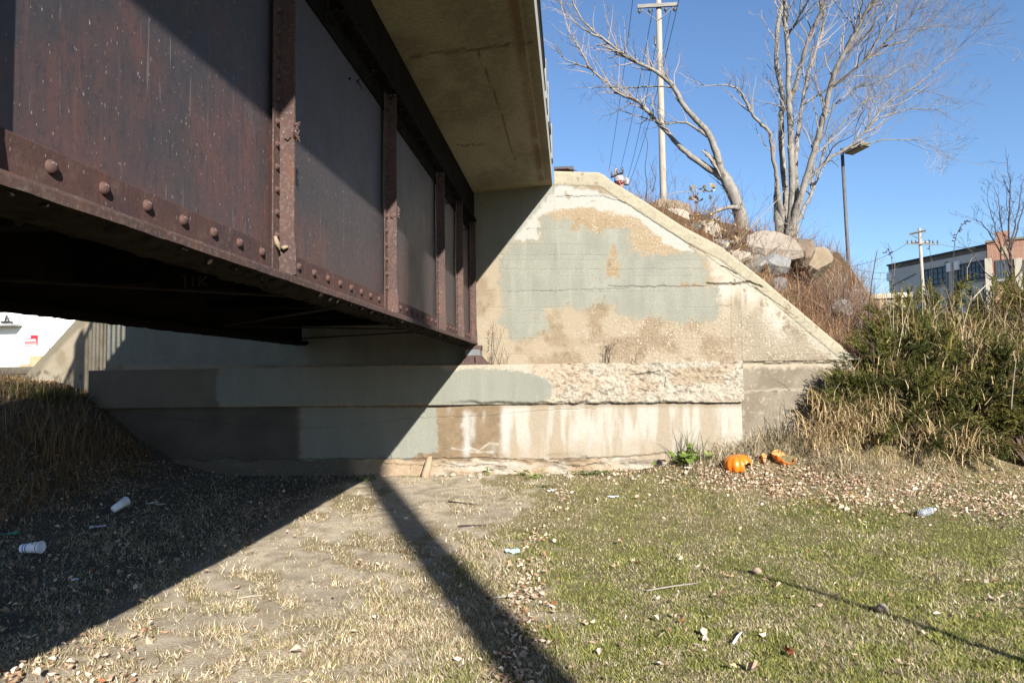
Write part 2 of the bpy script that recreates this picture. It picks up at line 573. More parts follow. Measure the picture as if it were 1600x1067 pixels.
def wallcol(px, py, zone):
    n1 = fbm(px / 30, py / 30, 5, 101); n2 = fbm(px / 7, py / 7, 4, 111); n3 = fbm(px / 3, py / 3, 3, 117)
    st = fbm(px / 9, py / 90, 4, 121)                       # vertical run-off streaks
    jx = px + (n2 - .5) * 11 + (n1 - .5) * 14; jy = py + (fbm(px / 7 + 40, py / 7, 4, 131) - .5) * 11
    agg = np.zeros(px.shape)
    dep = np.zeros(px.shape)
    if zone == 'u':
        c = np.ones(px.shape + (3,)) * C_TAN
        c = lerp(c, sst(.4, .7, n1), C_TAN2)
        c = lerp(c, .5 * sst(.55, .75, fbm(px / 45, py / 20, 4, 151)) * sst(900, 780, px), A(226, 180, 150))
        c = lerp(c, .5 * sst(1120, 1180, px) * sst(470, 500, py), C_GREYT)
        agg = sst(470, 500, py + (n1 - .5) * 40) * (.35 + .65 * sst(880, 1000, px))
        w = sst(3, -3, sdf(jx, jy, P_WH))
        c = lerp(c, w, C_WHITE * 1.0)
        wl = sst(1105, 1120, jx) * sst(0, 1, n2 * 0 + (475 - jy) / 20 - (jx - 1110) * 0)
        c = lerp(c, wl * (.35 + .6 * sst(.4, .6, n2)), A(238, 222, 200))
        for (a, b, s) in ((1133, 455, 10), (1172, 460, 16), (1205, 480, 14), (1220, 500, 16)):
            c = lerp(c, .85 * np.exp(-((jx - a) / s) ** 2 - (np.maximum(jy - b, (b - jy) * 1.5) / 26) ** 2), A(244, 234, 216))
        for (a, b) in ((1150, 470), (1165, 468), (1190, 472), (1155, 476)):
            c = lerp(c, .5 * np.exp(-((px - a) / 2.2) ** 2 - ((py - b) / 12) ** 2), A(130, 112, 92))
        wt = np.interp(px, [x for x, y in WINGTOP], [y for x, y in WINGTOP])
        # white lime run-off beside the coping
        c = lerp(c, .75 * sst(40, 25, py - wt + (n1 - .5) * 22) * sst(1050, 1150, px), A(228, 218, 196))
        patch = sdf(px, py, z7([(310, 255), (640, 170), (1110, 440), (1110, 600), (700, 600), (300, 300)]))
        agg = np.maximum(agg, .75 * sst(4, -4, patch) * (1 - w))
        c = lerp(c, .6 * sst(4, -4, patch) * (1 - w), A(202, 172, 128))
        sd = sdf(px + (n1 - .5) * 10, py + (n1 - .5) * 8, P_UP)
        fr = (n2 - .5) * 16 + (n3 - .5) * 9
        p = sst(2.5, -2.5, sd + fr) * (1 - sst(2.0, -2.0, sdf(jx, jy, P_HOLE) + fr * .5))
        p = p * (1 - .30 * sst(-14, 0, sd) * sst(.4, .6, n3))
        p = np.maximum(p, sst(742, 738, px + (n1 - .5) * 30) * sst(420, 400, py) * 0)
        left = sst(745, 735, px)
        p = np.maximum(p, left * sst(572, 566, py) * sst(150, 165, px))
        p = np.maximum(p, .8 * sst(2, -2, sdf(jx, jy, [(735, 296), (872, 280), (866, 298), (838, 330), (800, 378), (752, 424), (735, 440)])))  # wedge of the deck's shadow, greyed in the wall colour
        p = p * (1 - .8 * sst(.72, .8, n3) * sst(.5, .7, n1))
        rol = _h(np.floor(px / 13 + n1 * 1.5), np.floor(py / 47 + _h(np.floor(px / 13), 0 * px, 3)), 7)
        pc = C_PAINT * (.95 + .24 * (n1 - .5) + .16 * (st - .5) + .07 * (rol - .5) + .12 * (fbm(px / 80, py / 40, 3, 188) - .5))[..., None]
        pc = lerp(pc, sst(1000, 700, px) * 0 + .25 * sst(.6, .8, st), A(196, 198, 184))
        c = lerp(c, p, pc)
        agg = agg * (1 - p)
        up = sst(745, 760, px) * sst(300, 295, py) * 0
        cp = sst(23, 19, py - wt) * sst(860, 862, px)
        c = lerp(c, cp, C_COP * (.8 + .4 * n2)[..., None])
        c = lerp(c, cp * sst(5, 2, py - wt), A(234, 214, 184))
        agg = agg * (1 - cp)
        c = lerp(c, .75 * sst(.62, .7, n2) * sst(.5, .6, n1) * (1 - p), C_TAN2 * .8)
        top = sst(300, 290, py) * (1 - cp)
        c = lerp(c, top * .7 * sst(.4, .7, st), A(226, 220, 200))
        dep = cp * .012 + p * .003 + agg * (n3 - .5) * .012 - w * .002
        bl = np.abs(((py - 395) % 24.5) - 12)
        dep = dep - .003 * sst(1.2, .2, bl) * sst(.4, .6, fbm(px / 60, py / 24, 2, 171))
        c = lerp(c, .12 * sst(1.2, .2, bl) * sst(.42, .6, fbm(px / 60, py / 24, 2, 171)), C_PAINT * .6)
    elif zone == 's':
        c = np.ones(px.shape + (3,)) * A(222, 212, 192)
        c = lerp(c, sst(.4, .65, n1), A(222, 200, 172))
        c = lerp(c, .6 * sst(.6, .75, n2), A(186, 160, 130))
        agg = np.full(px.shape, .7) * sst(.3, .55, n1)
        rough = sst(850, 875, jx)
        c = lerp(c, sst(2, -3, sdf(jx, jy, P_AGGPATCH)), A(206, 184, 152))
        c = lerp(c, sst(700, 690, px), A(206, 180, 140))
        c = lerp(c, .35 * sst(10, 0, np.abs(py - 572)) * sst(870, 700, px), A(238, 214, 178))
        p2 = sst(1.5, -1.5, sdf(px + (n2 - .5) * 5, py, P_SEAT2))
        c = lerp(c, p2, C_OLD * (.8 + .4 * n1)[..., None])
        p = sst(2.2, -2.2, sdf(jx, jy * .6 + py * .4, P_SEAT) + (n3 - .5) * 8)
        p = p * (1 - .8 * sst(.72, .8, n3) * sst(.5, .7, n1))
        c = lerp(c, p, C_PAINT * (.92 + .2 * (st - .5) + .1 * (n1 - .5))[..., None])
        c = lerp(c, .55 * rough * sst(.62, .72, fbm(px / 6, py / 4, 3, 185)), A(120, 98, 78))
        agg = agg * (1 - p) * (1 - p2)
        dep = rough * ((fbm(px / 9, py / 6, 4, 181) - .5) * .045 + (n3 - .5) * .022) - .012 * rough + p * .004
        dep = dep + .0 * px
        # ragged lower lip
        lip = sst(626, 632, py + (fbm(px / 16, 0 * px, 3, 183) - .5) * 7)
        dep = dep - lip * .05 * sst(680, 760, px)
    elif zone == 'l':
        c = np.ones(px.shape + (3,)) * C_CREAM
        k = sst(.44, .60, fbm(px / 17, py / 120, 5, 191))
        c = lerp(c, .70 * k, A(196, 172, 138))
        c = lerp(c, sst(.52, .7, st) * .7, A(226, 223, 214))
        c = lerp(c, sst(672, 716, py + (n1 - .5) * 60) * .55, A(206, 178, 140))
        c = lerp(c, sst(640, 632, py) * .5, A(170, 140, 105))
        bz = sst(790, 776, px + (n1 - .5) * 14)
        br = C_BROWN * (.75 + .5 * n2)[..., None]
        c = lerp(c, bz, br)
        for a, s, y0, y1, kk in ((730, 5, 640, 718, 1.0), (739, 3, 645, 690, .8), (725, 3, 650, 676, .7), (790, 6, 640, 712, .9), (757, 2, 640, 660, .6), (700, 4, 632, 648, .5), (770, 5, 690, 716, .4)):
            c = lerp(c, .8 * kk * sst(s * 1.9, s * .1, np.abs(px - a + (n2 - .5) * 7 + (st - .5) * 8)) * sst(y0 - 4, y0 + 8, py) * sst(y1 + 8, y1 - 14, py), A(230, 229, 224))
        for ln in ([(706, 700), (722, 703), (735, 700), (748, 704), (765, 692), (778, 694)], [(735, 706), (770, 706)]):
            c = lerp(c, .6 * sst(2.4, .4, pdist(px, py, ln) + (n2 - .5) * 4), A(244, 236, 224))
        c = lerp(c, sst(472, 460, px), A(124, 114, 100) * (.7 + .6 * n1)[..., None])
        p = sst(1.6, -1.6, sdf(px + (n2 - .5) * 4, py + (n1 - .5) * 3, P_LOW) + (n3 - .5) * 5)
        c = lerp(c, p, C_PAINT * (.93 + .2 * (st - .5))[..., None])
        c = lerp(c, sst(1157, 1162, px) * .8, A(236, 228, 210))
        dep = p * .003 + (n2 - .5) * .006 - .02 * sst(.60, .7, n1) * sst(704, 716, py)
    elif zone == 'r':
        c = np.ones(px.shape + (3,)) * A(176, 162, 140)
        c = lerp(c, sst(.4, .65, n1), A(160, 144, 122))
        c = lerp(c, sst(12, 4, py - 567 + (n2 - .5) * 18), A(224, 206, 176))
        c = lerp(c, .7 * sst(2.5, .8, pdist(jx, py + (n1 - .5) * 8, [(1160, 613), (1200, 610), (1290, 607)])), A(222, 208, 184))
        c = lerp(c, .5 * sst(.66, .74, n2), A(224, 210, 186))
        agg = np.full(px.shape, .25)
        dep = (n1 - .5) * .008
    else:                                                  # footing
        c = np.ones(px.shape + (3,)) * C_PINK
        c = lerp(c, sst(.45, .6, n1), A(206, 176, 138))
        rg = sst(670, 700, px)
        c = lerp(c, rg * .7 * sst(.42, .62, fbm(px / 30, py / 14, 4, 203)), A(228, 220, 204))
        c = lerp(c, rg * .6 * sst(.54, .70, fbm(px / 26, py / 9, 4, 201)), A(140, 116, 90))
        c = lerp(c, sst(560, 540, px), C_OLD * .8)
        c = lerp(c, .5 * sst(740, 752, py), A(176, 146, 112))
        dep = (fbm(px / 14, py / 8, 4, 205) - .5) * (.02 + .055 * rg)
        agg = np.full(px.shape, .25)
    for ln, zz, wd, dp in CRACKS:
        if (zz == zone) or (zz == 'w' and zone in 'ur'):
            q = pdist(px + (n3 - .5) * 2.2, py + (n2 - .5) * 4.0, ln)
            dep = dep - dp * sst(wd * 1.5, 0, q)
            c = lerp(c, min(.8, .06 + 12 * dp) * sst(wd * 1.3, wd * .2, q) * (1 if dp > .01 else sst(.35, .6, n1)), A(60, 48, 36))
    return c, agg, dep


WALLM = attr_mat('weathered_concrete', 0.92, 48, 0.2, 0.5, 0.006, agg=True)


def relief(name, xs, zlo, zhi, nz, Y, zone, parent, thick=.4):
    xs = np.asarray(xs)
    lo = np.array([zlo(x) for x in xs]); hi = np.array([zhi(x) for x in xs])
    t = np.linspace(0, 1, nz)
    X = np.repeat(xs[:, None], nz, 1); Z = lo[:, None] + (hi - lo)[:, None] * t
    px, py = w2p(X, np.full(X.shape, Y), Z)
    c, agg, dep = wallcol(px, py, zone)
    V = np.stack([X, Y - dep, Z], -1)
    nu = len(xs)
    v = V.reshape(-1, 3); f = [grid_faces(nu, nz)]
    c = (c * .80 + c.mean(-1, keepdims=True) * np.array([.205, .20, .19])) * 1.07
    col = np.concatenate([c, agg[..., None]], -1).reshape(-1, 4)
    i = np.arange(nu * nz).reshape(nu, nz)
    ring = np.concatenate([i[:, 0], i[-1, 1:], i[::-1, -1][1:], i[0, ::-1][1:-1]])
    rv = v[ring].copy(); rv[:, 1] = Y + thick
    rc = col[ring].copy(); rc[:, 3] *= .3
    b = len(v); m = len(ring); k = np.arange(m)
    f.append(np.stack([ring[k], b + k, b + (k + 1) % m, ring[(k + 1) % m]], -1))
    # back face
    f.append((b + np.arange(m))[None, ::-1])
    return np_obj(name, np.concatenate([v, rv]), f, WALLM, parent, np.concatenate([col, rc]), smooth=False)


ab = thing('concrete_abutment', 'weathered concrete bridge abutment with flaking grey paint and sloping wing wall', 'abutment', (0, YU, 0))
zs_top = lambda x: PY(700, 570, YS).z - .004 * (x + 2) * 0
SEAT_T = PY(745, 570, YS).z
SEAT_B = PY(745, 632, YS).z
x_r = PY(1162, 600, YS).x; x_l = PY(138, 600, YS).x
xw = PY(1160, 560, YU).x
coarse = lambda a, b: np.arange(a, b, .05)
finev = lambda a, b: np.linspace(a, b, max(2, int((b - a) / .016)))
ztop = lambda x: float(np.interp(x, WT_X, WT_Z))
XD = PY(866, 268, YU).x
relief('back_wall', np.concatenate([coarse(-7.62, -1.9), finev(-1.9, xw)]), lambda x: SEAT_T - .02, lambda x: ztop(x) if x > XD else 4.62, 190, YU, 'u', ab)
relief('wing_wall', finev(xw + .002, WT_X[-1]), lambda x: SEAT_T + .003, lambda x: max(ztop(x), SEAT_T + .03), 150, YU, 'u', ab)
relief('bearing_seat', np.concatenate([coarse(x_l, -2.6), finev(-2.6, x_r)]), lambda x: SEAT_B, lambda x: SEAT_T, 44, YS, 's', ab, YU + .1 - YS)
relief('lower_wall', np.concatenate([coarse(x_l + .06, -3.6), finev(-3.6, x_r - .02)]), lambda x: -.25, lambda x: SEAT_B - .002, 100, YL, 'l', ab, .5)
relief('lower_wall', finev(x_r - .05, WT_X[-1] + .05), lambda x: -.2, lambda x: SEAT_T - .004 if x < WT_X[-1] - .2 else SEAT_T - .004 - (x - WT_X[-1] + .2) * 1.2, 100, YU - .02, 'r', ab, .35)
fz = lambda x: float(PY(892 + x / 10.27 * 1067, 719 + 6 * (vn(x * 4, 0, 5) - .5) + 3 * (vn(x * 11, 0, 6) - .5), YF).z)
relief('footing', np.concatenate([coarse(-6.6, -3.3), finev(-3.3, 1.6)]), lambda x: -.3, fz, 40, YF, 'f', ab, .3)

# left wing wall, flared back from the abutment
wl = []
pA = PY(132, 505, YU + .03)
for (px_, py_, Y_) in ((150, 498, 10.63), (108, 506, 11.3), (28, 603, 12.6), (20, 612, 12.7)):
    wl.append(PY(px_, py_, Y_))
pj = PY(112, 505, YU + .1)
base = [Vector((pA.x, YU + .03, 2.7)), Vector((PY(24, 606, 12.4).x, 12.4, PY(24, 606, 12.4).z))]
mbw = MB()
a0 = Vector((-7.60, 10.62)); a1 = Vector((PY(22, 608, 12.3).x, 12.3))
nseg = 40; npz = 40
dirv = (a1 - a0)
V = []; 
ztA = PY(108, 497, 10.75).z + .15; ztB = PY(22, 608, 12.3).z
tt = np.linspace(0, 1, nseg); zz = np.linspace(0, 1, npz)
LX = a0.x + dirv.x * tt; LY = a0.y + dirv.y * tt
topz = np.where(tt < .22, ztA, ztA + (ztB - ztA) * (tt - .22) / .78)
WX = np.repeat(LX[:, None], npz, 1); WY = np.repeat(LY[:, None], npz, 1); WZ = -.2 + (topz[:, None] + .2) * zz
nrm = np.array([dirv.y, -dirv.x]); nrm = nrm / np.linalg.norm(nrm)
if nrm[1] > 0:
    nrm = -nrm
cc = np.ones(WX.shape + (3,)) * A(196, 182, 158, .42)
nn = fbm(WX * 3, WZ * 3, 4, 221); cc = lerp(cc, sst(.4, .65, nn), A(172, 156, 130, .42))
cope = sst(.20, .17, topz[:, None] - WZ)
cc = lerp(cc, cope, A(188, 178, 152))
cr = np.abs(WZ - 1.75 - .06 * np.sin(WX * 7)); cc = lerp(cc, .7 * sst(.03, .01, cr), A(70, 60, 48))
dp = cope * .02
V = np.stack([WX + nrm[0] * dp, WY + nrm[1] * dp, WZ], -1).reshape(-1, 3)
B = np.stack([WX - nrm[0] * .45, WY - nrm[1] * .45, WZ], -1).reshape(-1, 3)
fc = grid_faces(nseg, npz); nb = len(V)
i = np.arange(nseg * npz).reshape(nseg, npz)
topq = np.stack([i[:-1, -1], i[1:, -1], i[1:, -1] + nb, i[:-1, -1] + nb], -1)
endq = np.stack([i[-1, :-1], i[-1, 1:], i[-1, 1:] + nb, i[-1, :-1] + nb], -1)
cA = np.concatenate([np.concatenate([cc, .25 * np.ones(cc.shape[:2] + (1,))], -1).reshape(-1, 4)] * 2)
np_obj('wing_wall', np.concatenate([V, B]), [fc, fc[:, ::-1] + nb, topq, endq], WALLM, ab, cA)
# ------------------------------------------------------------------ the bridge
ZB, ZBT = CAM_Z + .503, CAM_Z + .549            # bottom flange under / upper side
XW, XF = -1.557, -1.44                         # web face, flange edge
ZTF = CAM_Z + 2.43


def rust_mat(name, web=True, angle=False):
    t = NT(name)
    v = t.coord((1, 1, 1)); vs = t.coord((2.2, 2.2, .45))
    n1 = t.noise(v, 2.2, 6, .65); n2 = t.noise(vs, 5, 6, .7); n3 = t.noise(v, 45, 4, .7)
    if web:
        n4 = t.noise(t.coord((1, 1, .8)), 1.3, 5, .6)
        c = t.mix(t.ramp(n1, .38, .62), (.058, .050, .050), (.076, .058, .055))
        z = t.n('ShaderNodeSeparateXYZ', i0=v).outputs[2]
        low = t.ramp(t.math('ADD', z, t.math('MULTIPLY', n2, .9)), .95, .35)
        c = t.mix(t.math('MULTIPLY', low, .6), c, (.125, .066, .058))
        c = t.mix(t.math('MULTIPLY', t.ramp(n4, .50, .62), t.ramp(n2, .36, .58)), c, (.135, .064, .050))
        c = t.mix(t.math('MULTIPLY', t.ramp(t.noise(vs, 14, 4), .56, .70), .75), c, (.042, .040, .046))
        c = t.mix(t.math('MULTIPLY', t.ramp(t.noise(t.coord((3, 3, .16)), 9, 3), .60, .70), .45), c, (.17, .075, .055))
        c = t.mix(t.math('MULTIPLY', t.ramp(t.noise(v, 3.4, 6, .75), .60, .72), .5), c, (.12, .10, .085))
        c = t.mix(t.math('MULTIPLY', t.ramp(t.noise(v, 26, 8, .8), .54, .60), .55), c, (.040, .036, .040))
        c = t.mix(t.math('MULTIPLY', t.ramp(t.noise(t.coord((1, 1, .6)), 38, 6, .8), .60, .65), .6), c, (.16, .075, .05))
        c = t.mix(t.math('MULTIPLY', t.ramp(t.noise(t.coord((6, 6, .35)), 7, 4), .66, .70), .5), c, (.22, .20, .18))
    elif angle:
        c = t.mix(t.ramp(n1, .38, .62), (.135, .070, .058), (.090, .058, .056))
        c = t.mix(t.math('MULTIPLY', t.ramp(t.noise(v, 14, 5, .7), .52, .66), .7), c, (.16, .105, .085))
        c = t.mix(t.math('MULTIPLY', t.ramp(n2, .56, .7), .7), c, (.19, .085, .05))
    else:
        c = t.mix(t.ramp(n1, .38, .62), (.140, .085, .072), (.098, .064, .058))
        c = t.mix(t.math('MULTIPLY', t.ramp(n2, .55, .7), .8), c, (.20, .095, .058))
        c = t.mix(t.math('MULTIPLY', t.ramp(n3, .5, .68), .7), c, (.21, .165, .14))
    sp = t.noise(t.coord((1, 1, .35)), 95, 2, .5)
    c = t.mix(t.ramp(sp, .685, .73), c, (.36, .33, .30))
    c = t.mix(t.math('MULTIPLY', t.ramp(t.noise(v, 120, 2), .66, .74), .6), c, (.03, .022, .02))
    c = t.mix(1.0, c, (.50, .50, .53) if web else (.46, .46, .47), 'MULTIPLY')
    t.base(c)
    t.rough(t.ramp(n1, .3, .7, .46, .66) if web else .85)
    t.b.inputs['Specular IOR Level'].default_value = (.40 if web else .10)
    t.bump(t.math('ADD', n3, n2), .35 if not web else .22, .006)
    return t.m


M_WEB = rust_mat('rusted_plate'); M_RUST = rust_mat('rusted_steel', False); M_ANGLE = rust_mat('rusted_angle', False, True); M_GRIME = mottled('grimy_steel', (.024, .02, .016), (.05, .04, .03), 9, .95, .9, .02, spec=.05)
M_SOOT_SHADE = mottled('sooty_shaded_steel', (.009, .008, .007), (.022, .019, .017), 6, .95, .6, .02, spec=.04)  # soot plus the shade beneath the deck, both put into the colour
M_STRUT = mottled('grey_steel', (.22, .24, .26), (.16, .15, .15), 8, .6, .3)
M_POST = mottled('painted_post', (.30, .32, .33), (.24, .25, .26), 5, .7, .3)
M_DARKM = mottled('dark_metal', (.03, .032, .035), (.05, .05, .05), 8, .5, .3)

br = thing('girder_bridge', 'rusty riveted plate girder bridge carrying a concrete deck over the path', 'bridge', (-2.6, 4.0, ZB))
Y0, Y1 = -5.0, 10.53
STIFF = [-2.7, -.6, 1.50, 3.47, 5.61, 7.83, 9.18, 10.44]


def girder(xw, side, main, ZB=ZB, ZBT=ZBT):
    """plate girder; side +1: outside faces +x"""
    s = side
    web = MB().box((min(xw, xw - s * .014), Y0, ZBT), (max(xw, xw - s * .014), Y1, ZTF + .02))
    g = web.build('plate_girder', M_WEB if main else M_SOOT_SHADE, br)
    # bottom flange: wavy, scaled with rust along its lip
    ys = np.arange(Y0, Y1 + .001, .03)
    pr = [(0.117, ZB + .006), (.117, ZBT - .012), (.113, ZBT), (.02, ZBT + .004), (-.02, ZBT + .004), (-.13, ZBT), (-.135, ZB), (-.06, ZB - .012), (.06, ZB - .012)]
    V = []
    for k, (ox, z) in enumerate(pr):
        w = (1 if k >= 6 else .35) * .007 * (vn(ys * 9, k * 3.3 + 0 * ys, 3) - .5) + (1 if k >= 6 else .5) * .008 * (vn(ys * 25, k * 2.7 + 0 * ys, 4) - .5)
        low = k >= 6
        zz = z + (w * (1.5 if low else .7))
        if low:
            zz = zz - .022 * np.maximum(0, vn(ys * 11, k * 1.9 + 0 * ys, 8) - .62)
        V.append(np.stack([xw + s * (ox + w * .5), ys, zz], -1))
    V = np.stack(V, 1)
    n, m = V.shape[:2]
    i = np.arange(n * m).reshape(n, m); j = np.roll(i, -1, 1)
    q = np.stack([i[:-1], i[1:], j[1:], j[:-1]], -1).reshape(-1, 4)
    if s < 0:
        q = q[:, ::-1]
    fo = np_obj('bottom_flange', V.reshape(-1, 3), [q, i[0][None], i[-1][None, ::-1]], M_RUST if main else M_SOOT_SHADE, g)
    if main:
        fo.data.materials.append(M_GRIME)
        mi = np.zeros(len(fo.data.polygons), np.int32)
        kk = np.arange(len(q)) % m
        mi[:len(q)] = kk >= 5
        fo.data.polygons.foreach_set('material_index', mi)
    sx = lambda a, b: (min(xw + s * a, xw + s * b), max(xw + s * a, xw + s * b))
    # angle leg on the web
    a, b = sx(0, .022)
    bevel(MB().box((a, Y0, ZBT + .003), (b, Y1, ZBT + .150)).build('flange_angle', M_ANGLE if main else M_SOOT_SHADE, g), .005)
    # top flange, haunch
    a, b = sx(-.12, .115)
    MB().box((a, Y0, ZTF), (b, Y1, ZTF + .05)).build('top_flange', M_SOOT_SHADE, g)
    a, b = sx(0.002, .014)
    MB().box((a, Y0, ZTF - .15), (b, Y1, ZTF - .003)).build('flange_angle', M_SOOT_SHADE, g)
    a, b = sx(-.10, .07)
    MB().box((a, Y0, ZTF + .052), (b, Y1 + .05, CAM_Z + 3.06)).build('deck_haunch', M_SOOT_SHADE, g)
    # stiffeners
    for y in STIFF:
        st = MB()
        a, b = sx(.017, .117)
        hh = ZTF - .004
        zq = ZBT + .006
        # outstanding leg, swelling to a foot at its lower end
        pts = [(.016, zq), (.121, zq), (.120, zq + .12), (.110, zq + .22), (.108, hh), (.016, hh)]
        st.prism([(xw + s * u, v) for u, v in pts][::s], 1, y - .008, y + .008)
        a, b = sx(.0225, .030)
        st.box((a, y - .085, zq + .002), (b, y - .0085, hh - .002))
        if main:
            # rough rusted edge
            e = MB()
        o = st.build('stiffener', M_RUST if main else M_SOOT_SHADE, g)
    return g


gm = girder(XW, 1, True)
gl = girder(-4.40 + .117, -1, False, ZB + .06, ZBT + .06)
# rivets of the near girder: the hundred nearest to the camera one by one, the rest as one
riv = []
y = 1.12
for k in range(-6, 60):
    yy = 1.879 + .2316 * k
    if yy < .5 or yy > Y1 - .1 or min(abs(yy - (s_ - .04)) for s_ in STIFF) < .07:
        continue
    riv.append((Vector((XW + .022, yy, ZBT + .093)), .024))
for ys_ in STIFF[2:]:
    z = ZBT + .21
    while z < ZTF - .1:
        riv.append((Vector((XW + .030, ys_ - .046, z)), .0195)); z += .121
riv.sort(key=lambda r: -r[1] / max(abs(r[0].y), 1.8))
proto = {}
for k, (p, r) in enumerate(riv[:96]):
    if r not in proto:
        proto[r] = MB().dome((0, 0, 0), r, (1, 0, 0), r * .8, 12).build('rivet', M_ANGLE, None, True)
        o = proto[r]
    else:
        o = proto[r].copy(); COL.objects.link(o)
    o.name = 'rivet'
    o.parent = gm; o.location = p - wloc(gm)
rest = MB()
for p, r in riv[96:]:
    rest.dome(p, r, (1, 0, 0), r * .8, 7)
kind(rest.build('rivet_rows', M_RUST, gm, True), 'stuff')
# rivets and scale hanging under both bottom flanges
for g_, x0 in ((gm, XW), (gl, -4.283)):
    u = MB()
    for row in (-.09, -.045, .045, .09):
        yy = .3
        while yy < 10.4:
            u.dome((x0 + row + random.uniform(-.012, .012), yy, ZB + (.075 if g_ is gl else 0) - .004), random.uniform(.012, .024), (random.uniform(-.4, .4), random.uniform(-.4, .4), -1), random.uniform(.008, .028), 6)
            yy += random.uniform(.10, .26)
    kind(u.build('flange_underside_rivets', M_GRIME if g_ is gm else M_SOOT_SHADE, g_), 'stuff')

# lumps of dirt and old nests lying on the near girder under the deck
dm = MB()
for k in range(420):
    yy = random.uniform(1.0, 10.2)
    p = Vector((XW + random.uniform(.02, .14), yy, ZTF - random.random() ** 2 * .28 * (.3 + vn(yy * 2.2, 0, 7)) + .0))
    for q in range(3):
        d = Vector((random.uniform(-.4, 1), random.uniform(-1, 1), random.uniform(-1, .2))) * random.uniform(.02, .07)
        dm.tube([p, p + d * .5 + Vector((0, 0, .005)), p + d], [.006, .004, .001], 4)
kind(dm.build('cobweb_debris', M_GRIME, gm), 'stuff')
# rusted-through clips on the stiffener edges
for yy, zz in ((3.47, ZBT + .74), (5.61, ZBT + .82)):
    m_ = MB()
    m_.box((-.014, -.012, -.012), (.014, 0, .012), Matrix.Translation((XW + .075, yy - .008, zz)) @ Matrix.Rotation(.7, 4, 'Y'))
    for q in range(9):
        p = Vector((XW + .112, yy - .006, zz + random.uniform(-.05, .07)))
        m_.tube([p, p + Vector((random.uniform(.005, .02), random.uniform(-.015, .015), random.uniform(-.015, .015))), p + Vector((random.uniform(.0, .03), 0, random.uniform(-.03, .02)))], [.012, .009, .003], 5)
    m_.build('corroded_clip', M_RUST, gm)
m_ = MB()
m_.tube([(XW + .032, 3.40, ZBT + .20), (XW + .04, 3.41, ZBT + .165), (XW + .05, 3.42, ZBT + .13)], [.01, .015, .006], 6)
m_.tube([(XW + .045, 3.45, ZBT + .15), (XW + .065, 3.44, ZBT + .145), (XW + .085, 3.445, ZBT + .152)], [.008, .013, .005], 6)
m_.build('mud_nest', mottled('dry_mud', (.4, .31, .2), (.3, .22, .15), 20), gm, True)

# cross frames and bracing between the girders
for y in STIFF[1:]:
    m_ = MB()
    xa, xb = -4.27, XW - .016
    m_.box((xa, y - .006, ZBT + .35), (xb, y + .006, ZTF - .2))
    m_.box((xa, y - .075, ZBT + .30), (xb, y + .075, ZBT + .35))
    m_.box((xa, y - .09, ZTF - .2), (xb, y + .09, ZTF - .16))
    m_.build('floor_beam', M_SOOT_SHADE, br)
for k, (y, y2) in enumerate(zip(STIFF[1:-1], STIFF[2:])):
    m_ = MB()
    a = Vector((-4.2, y, ZBT + .10)); b = Vector((XW - .06, y2, ZBT + .10))
    if k % 2:
        a.y, b.y = b.y, a.y
    d = (b - a).normalized(); w = Vector((-d.y, d.x, 0)) * .045
    m_.add([a - w, b - w, b + w, a + w, a - w + Vector((0, 0, .012)), b - w + Vector((0, 0, .012)), b + w + Vector((0, 0, .012)), a + w + Vector((0, 0, .012))], [(0, 3, 2, 1), (4, 5, 6, 7), (0, 1, 5, 4), (1, 2, 6, 5), (2, 3, 7, 6), (3, 0, 4, 7)])
    m_.build('lateral_brace', M_GRIME, br)
# faint old letters daubed on a cross beam
m_ = MB()
yq = STIFF[4] - .10
L = []
for stx in ([(289, 432), (285, 432)], [(289, 432), (290, 449)], [(301, 433), (302, 448)], [(313, 433), (311, 448)], [(323, 432), (313, 441)], [(314, 440), (323, 447)]):
    L.append([PY(x, y_, yq) for x, y_ in stx])
zc = sum(p.z for l in L for p in l) / 12
m_b = MB().box((min(p.x for l in L for p in l) - .25, yq + .004, zc - .16), (max(p.x for l in L for p in l) + .25, yq + .012, zc + .16)).build('gusset_plate', M_SOOT_SHADE, br)
M_OCH = mottled('ochre_paint', (.16, .085, .03), (.1, .05, .02), 30)
for grp in (L[:2], L[2:3], L[3:]):
    m_ = MB()
    for l in grp:
        m_.tube(l, .006, 4)
    m_.build('letter', M_OCH, m_b)

# bearing under the girder end
bx = PY(748, 560, 10.38).x
zs = SEAT_T
b_ = MB()
b_.box((bx - .33, 10.28, zs), (bx + .19, 10.55, zs + .022))
b1 = b_.build('bearing', M_RUST, br)
c_ = MB(); c_.prism([(bx - .27, zs + .023), (bx + .14, zs + .023), (bx + .035, zs + .145), (bx - .20, zs + .145)], 1, 10.30, 10.52); c_.build('pedestal', M_RUST, b1)
c_ = MB(); c_.box((bx - .195, 10.298, zs + .146), (bx + .035, 10.52, zs + .235)); c_.build('sole_plate', M_STRUT, b1)
c_ = MB(); c_.box((bx - .195, 10.30, zs + .236), (bx + .045, 10.51, ZB - .012)); c_.build('shim_plates', M_RUST, b1)
c_ = MB(); c_.box((bx - .05, 10.285, zs + .03), (bx - .038, 10.299, zs + .12)); c_.build('anchor_rib', M_SOOT_SHADE, b1)

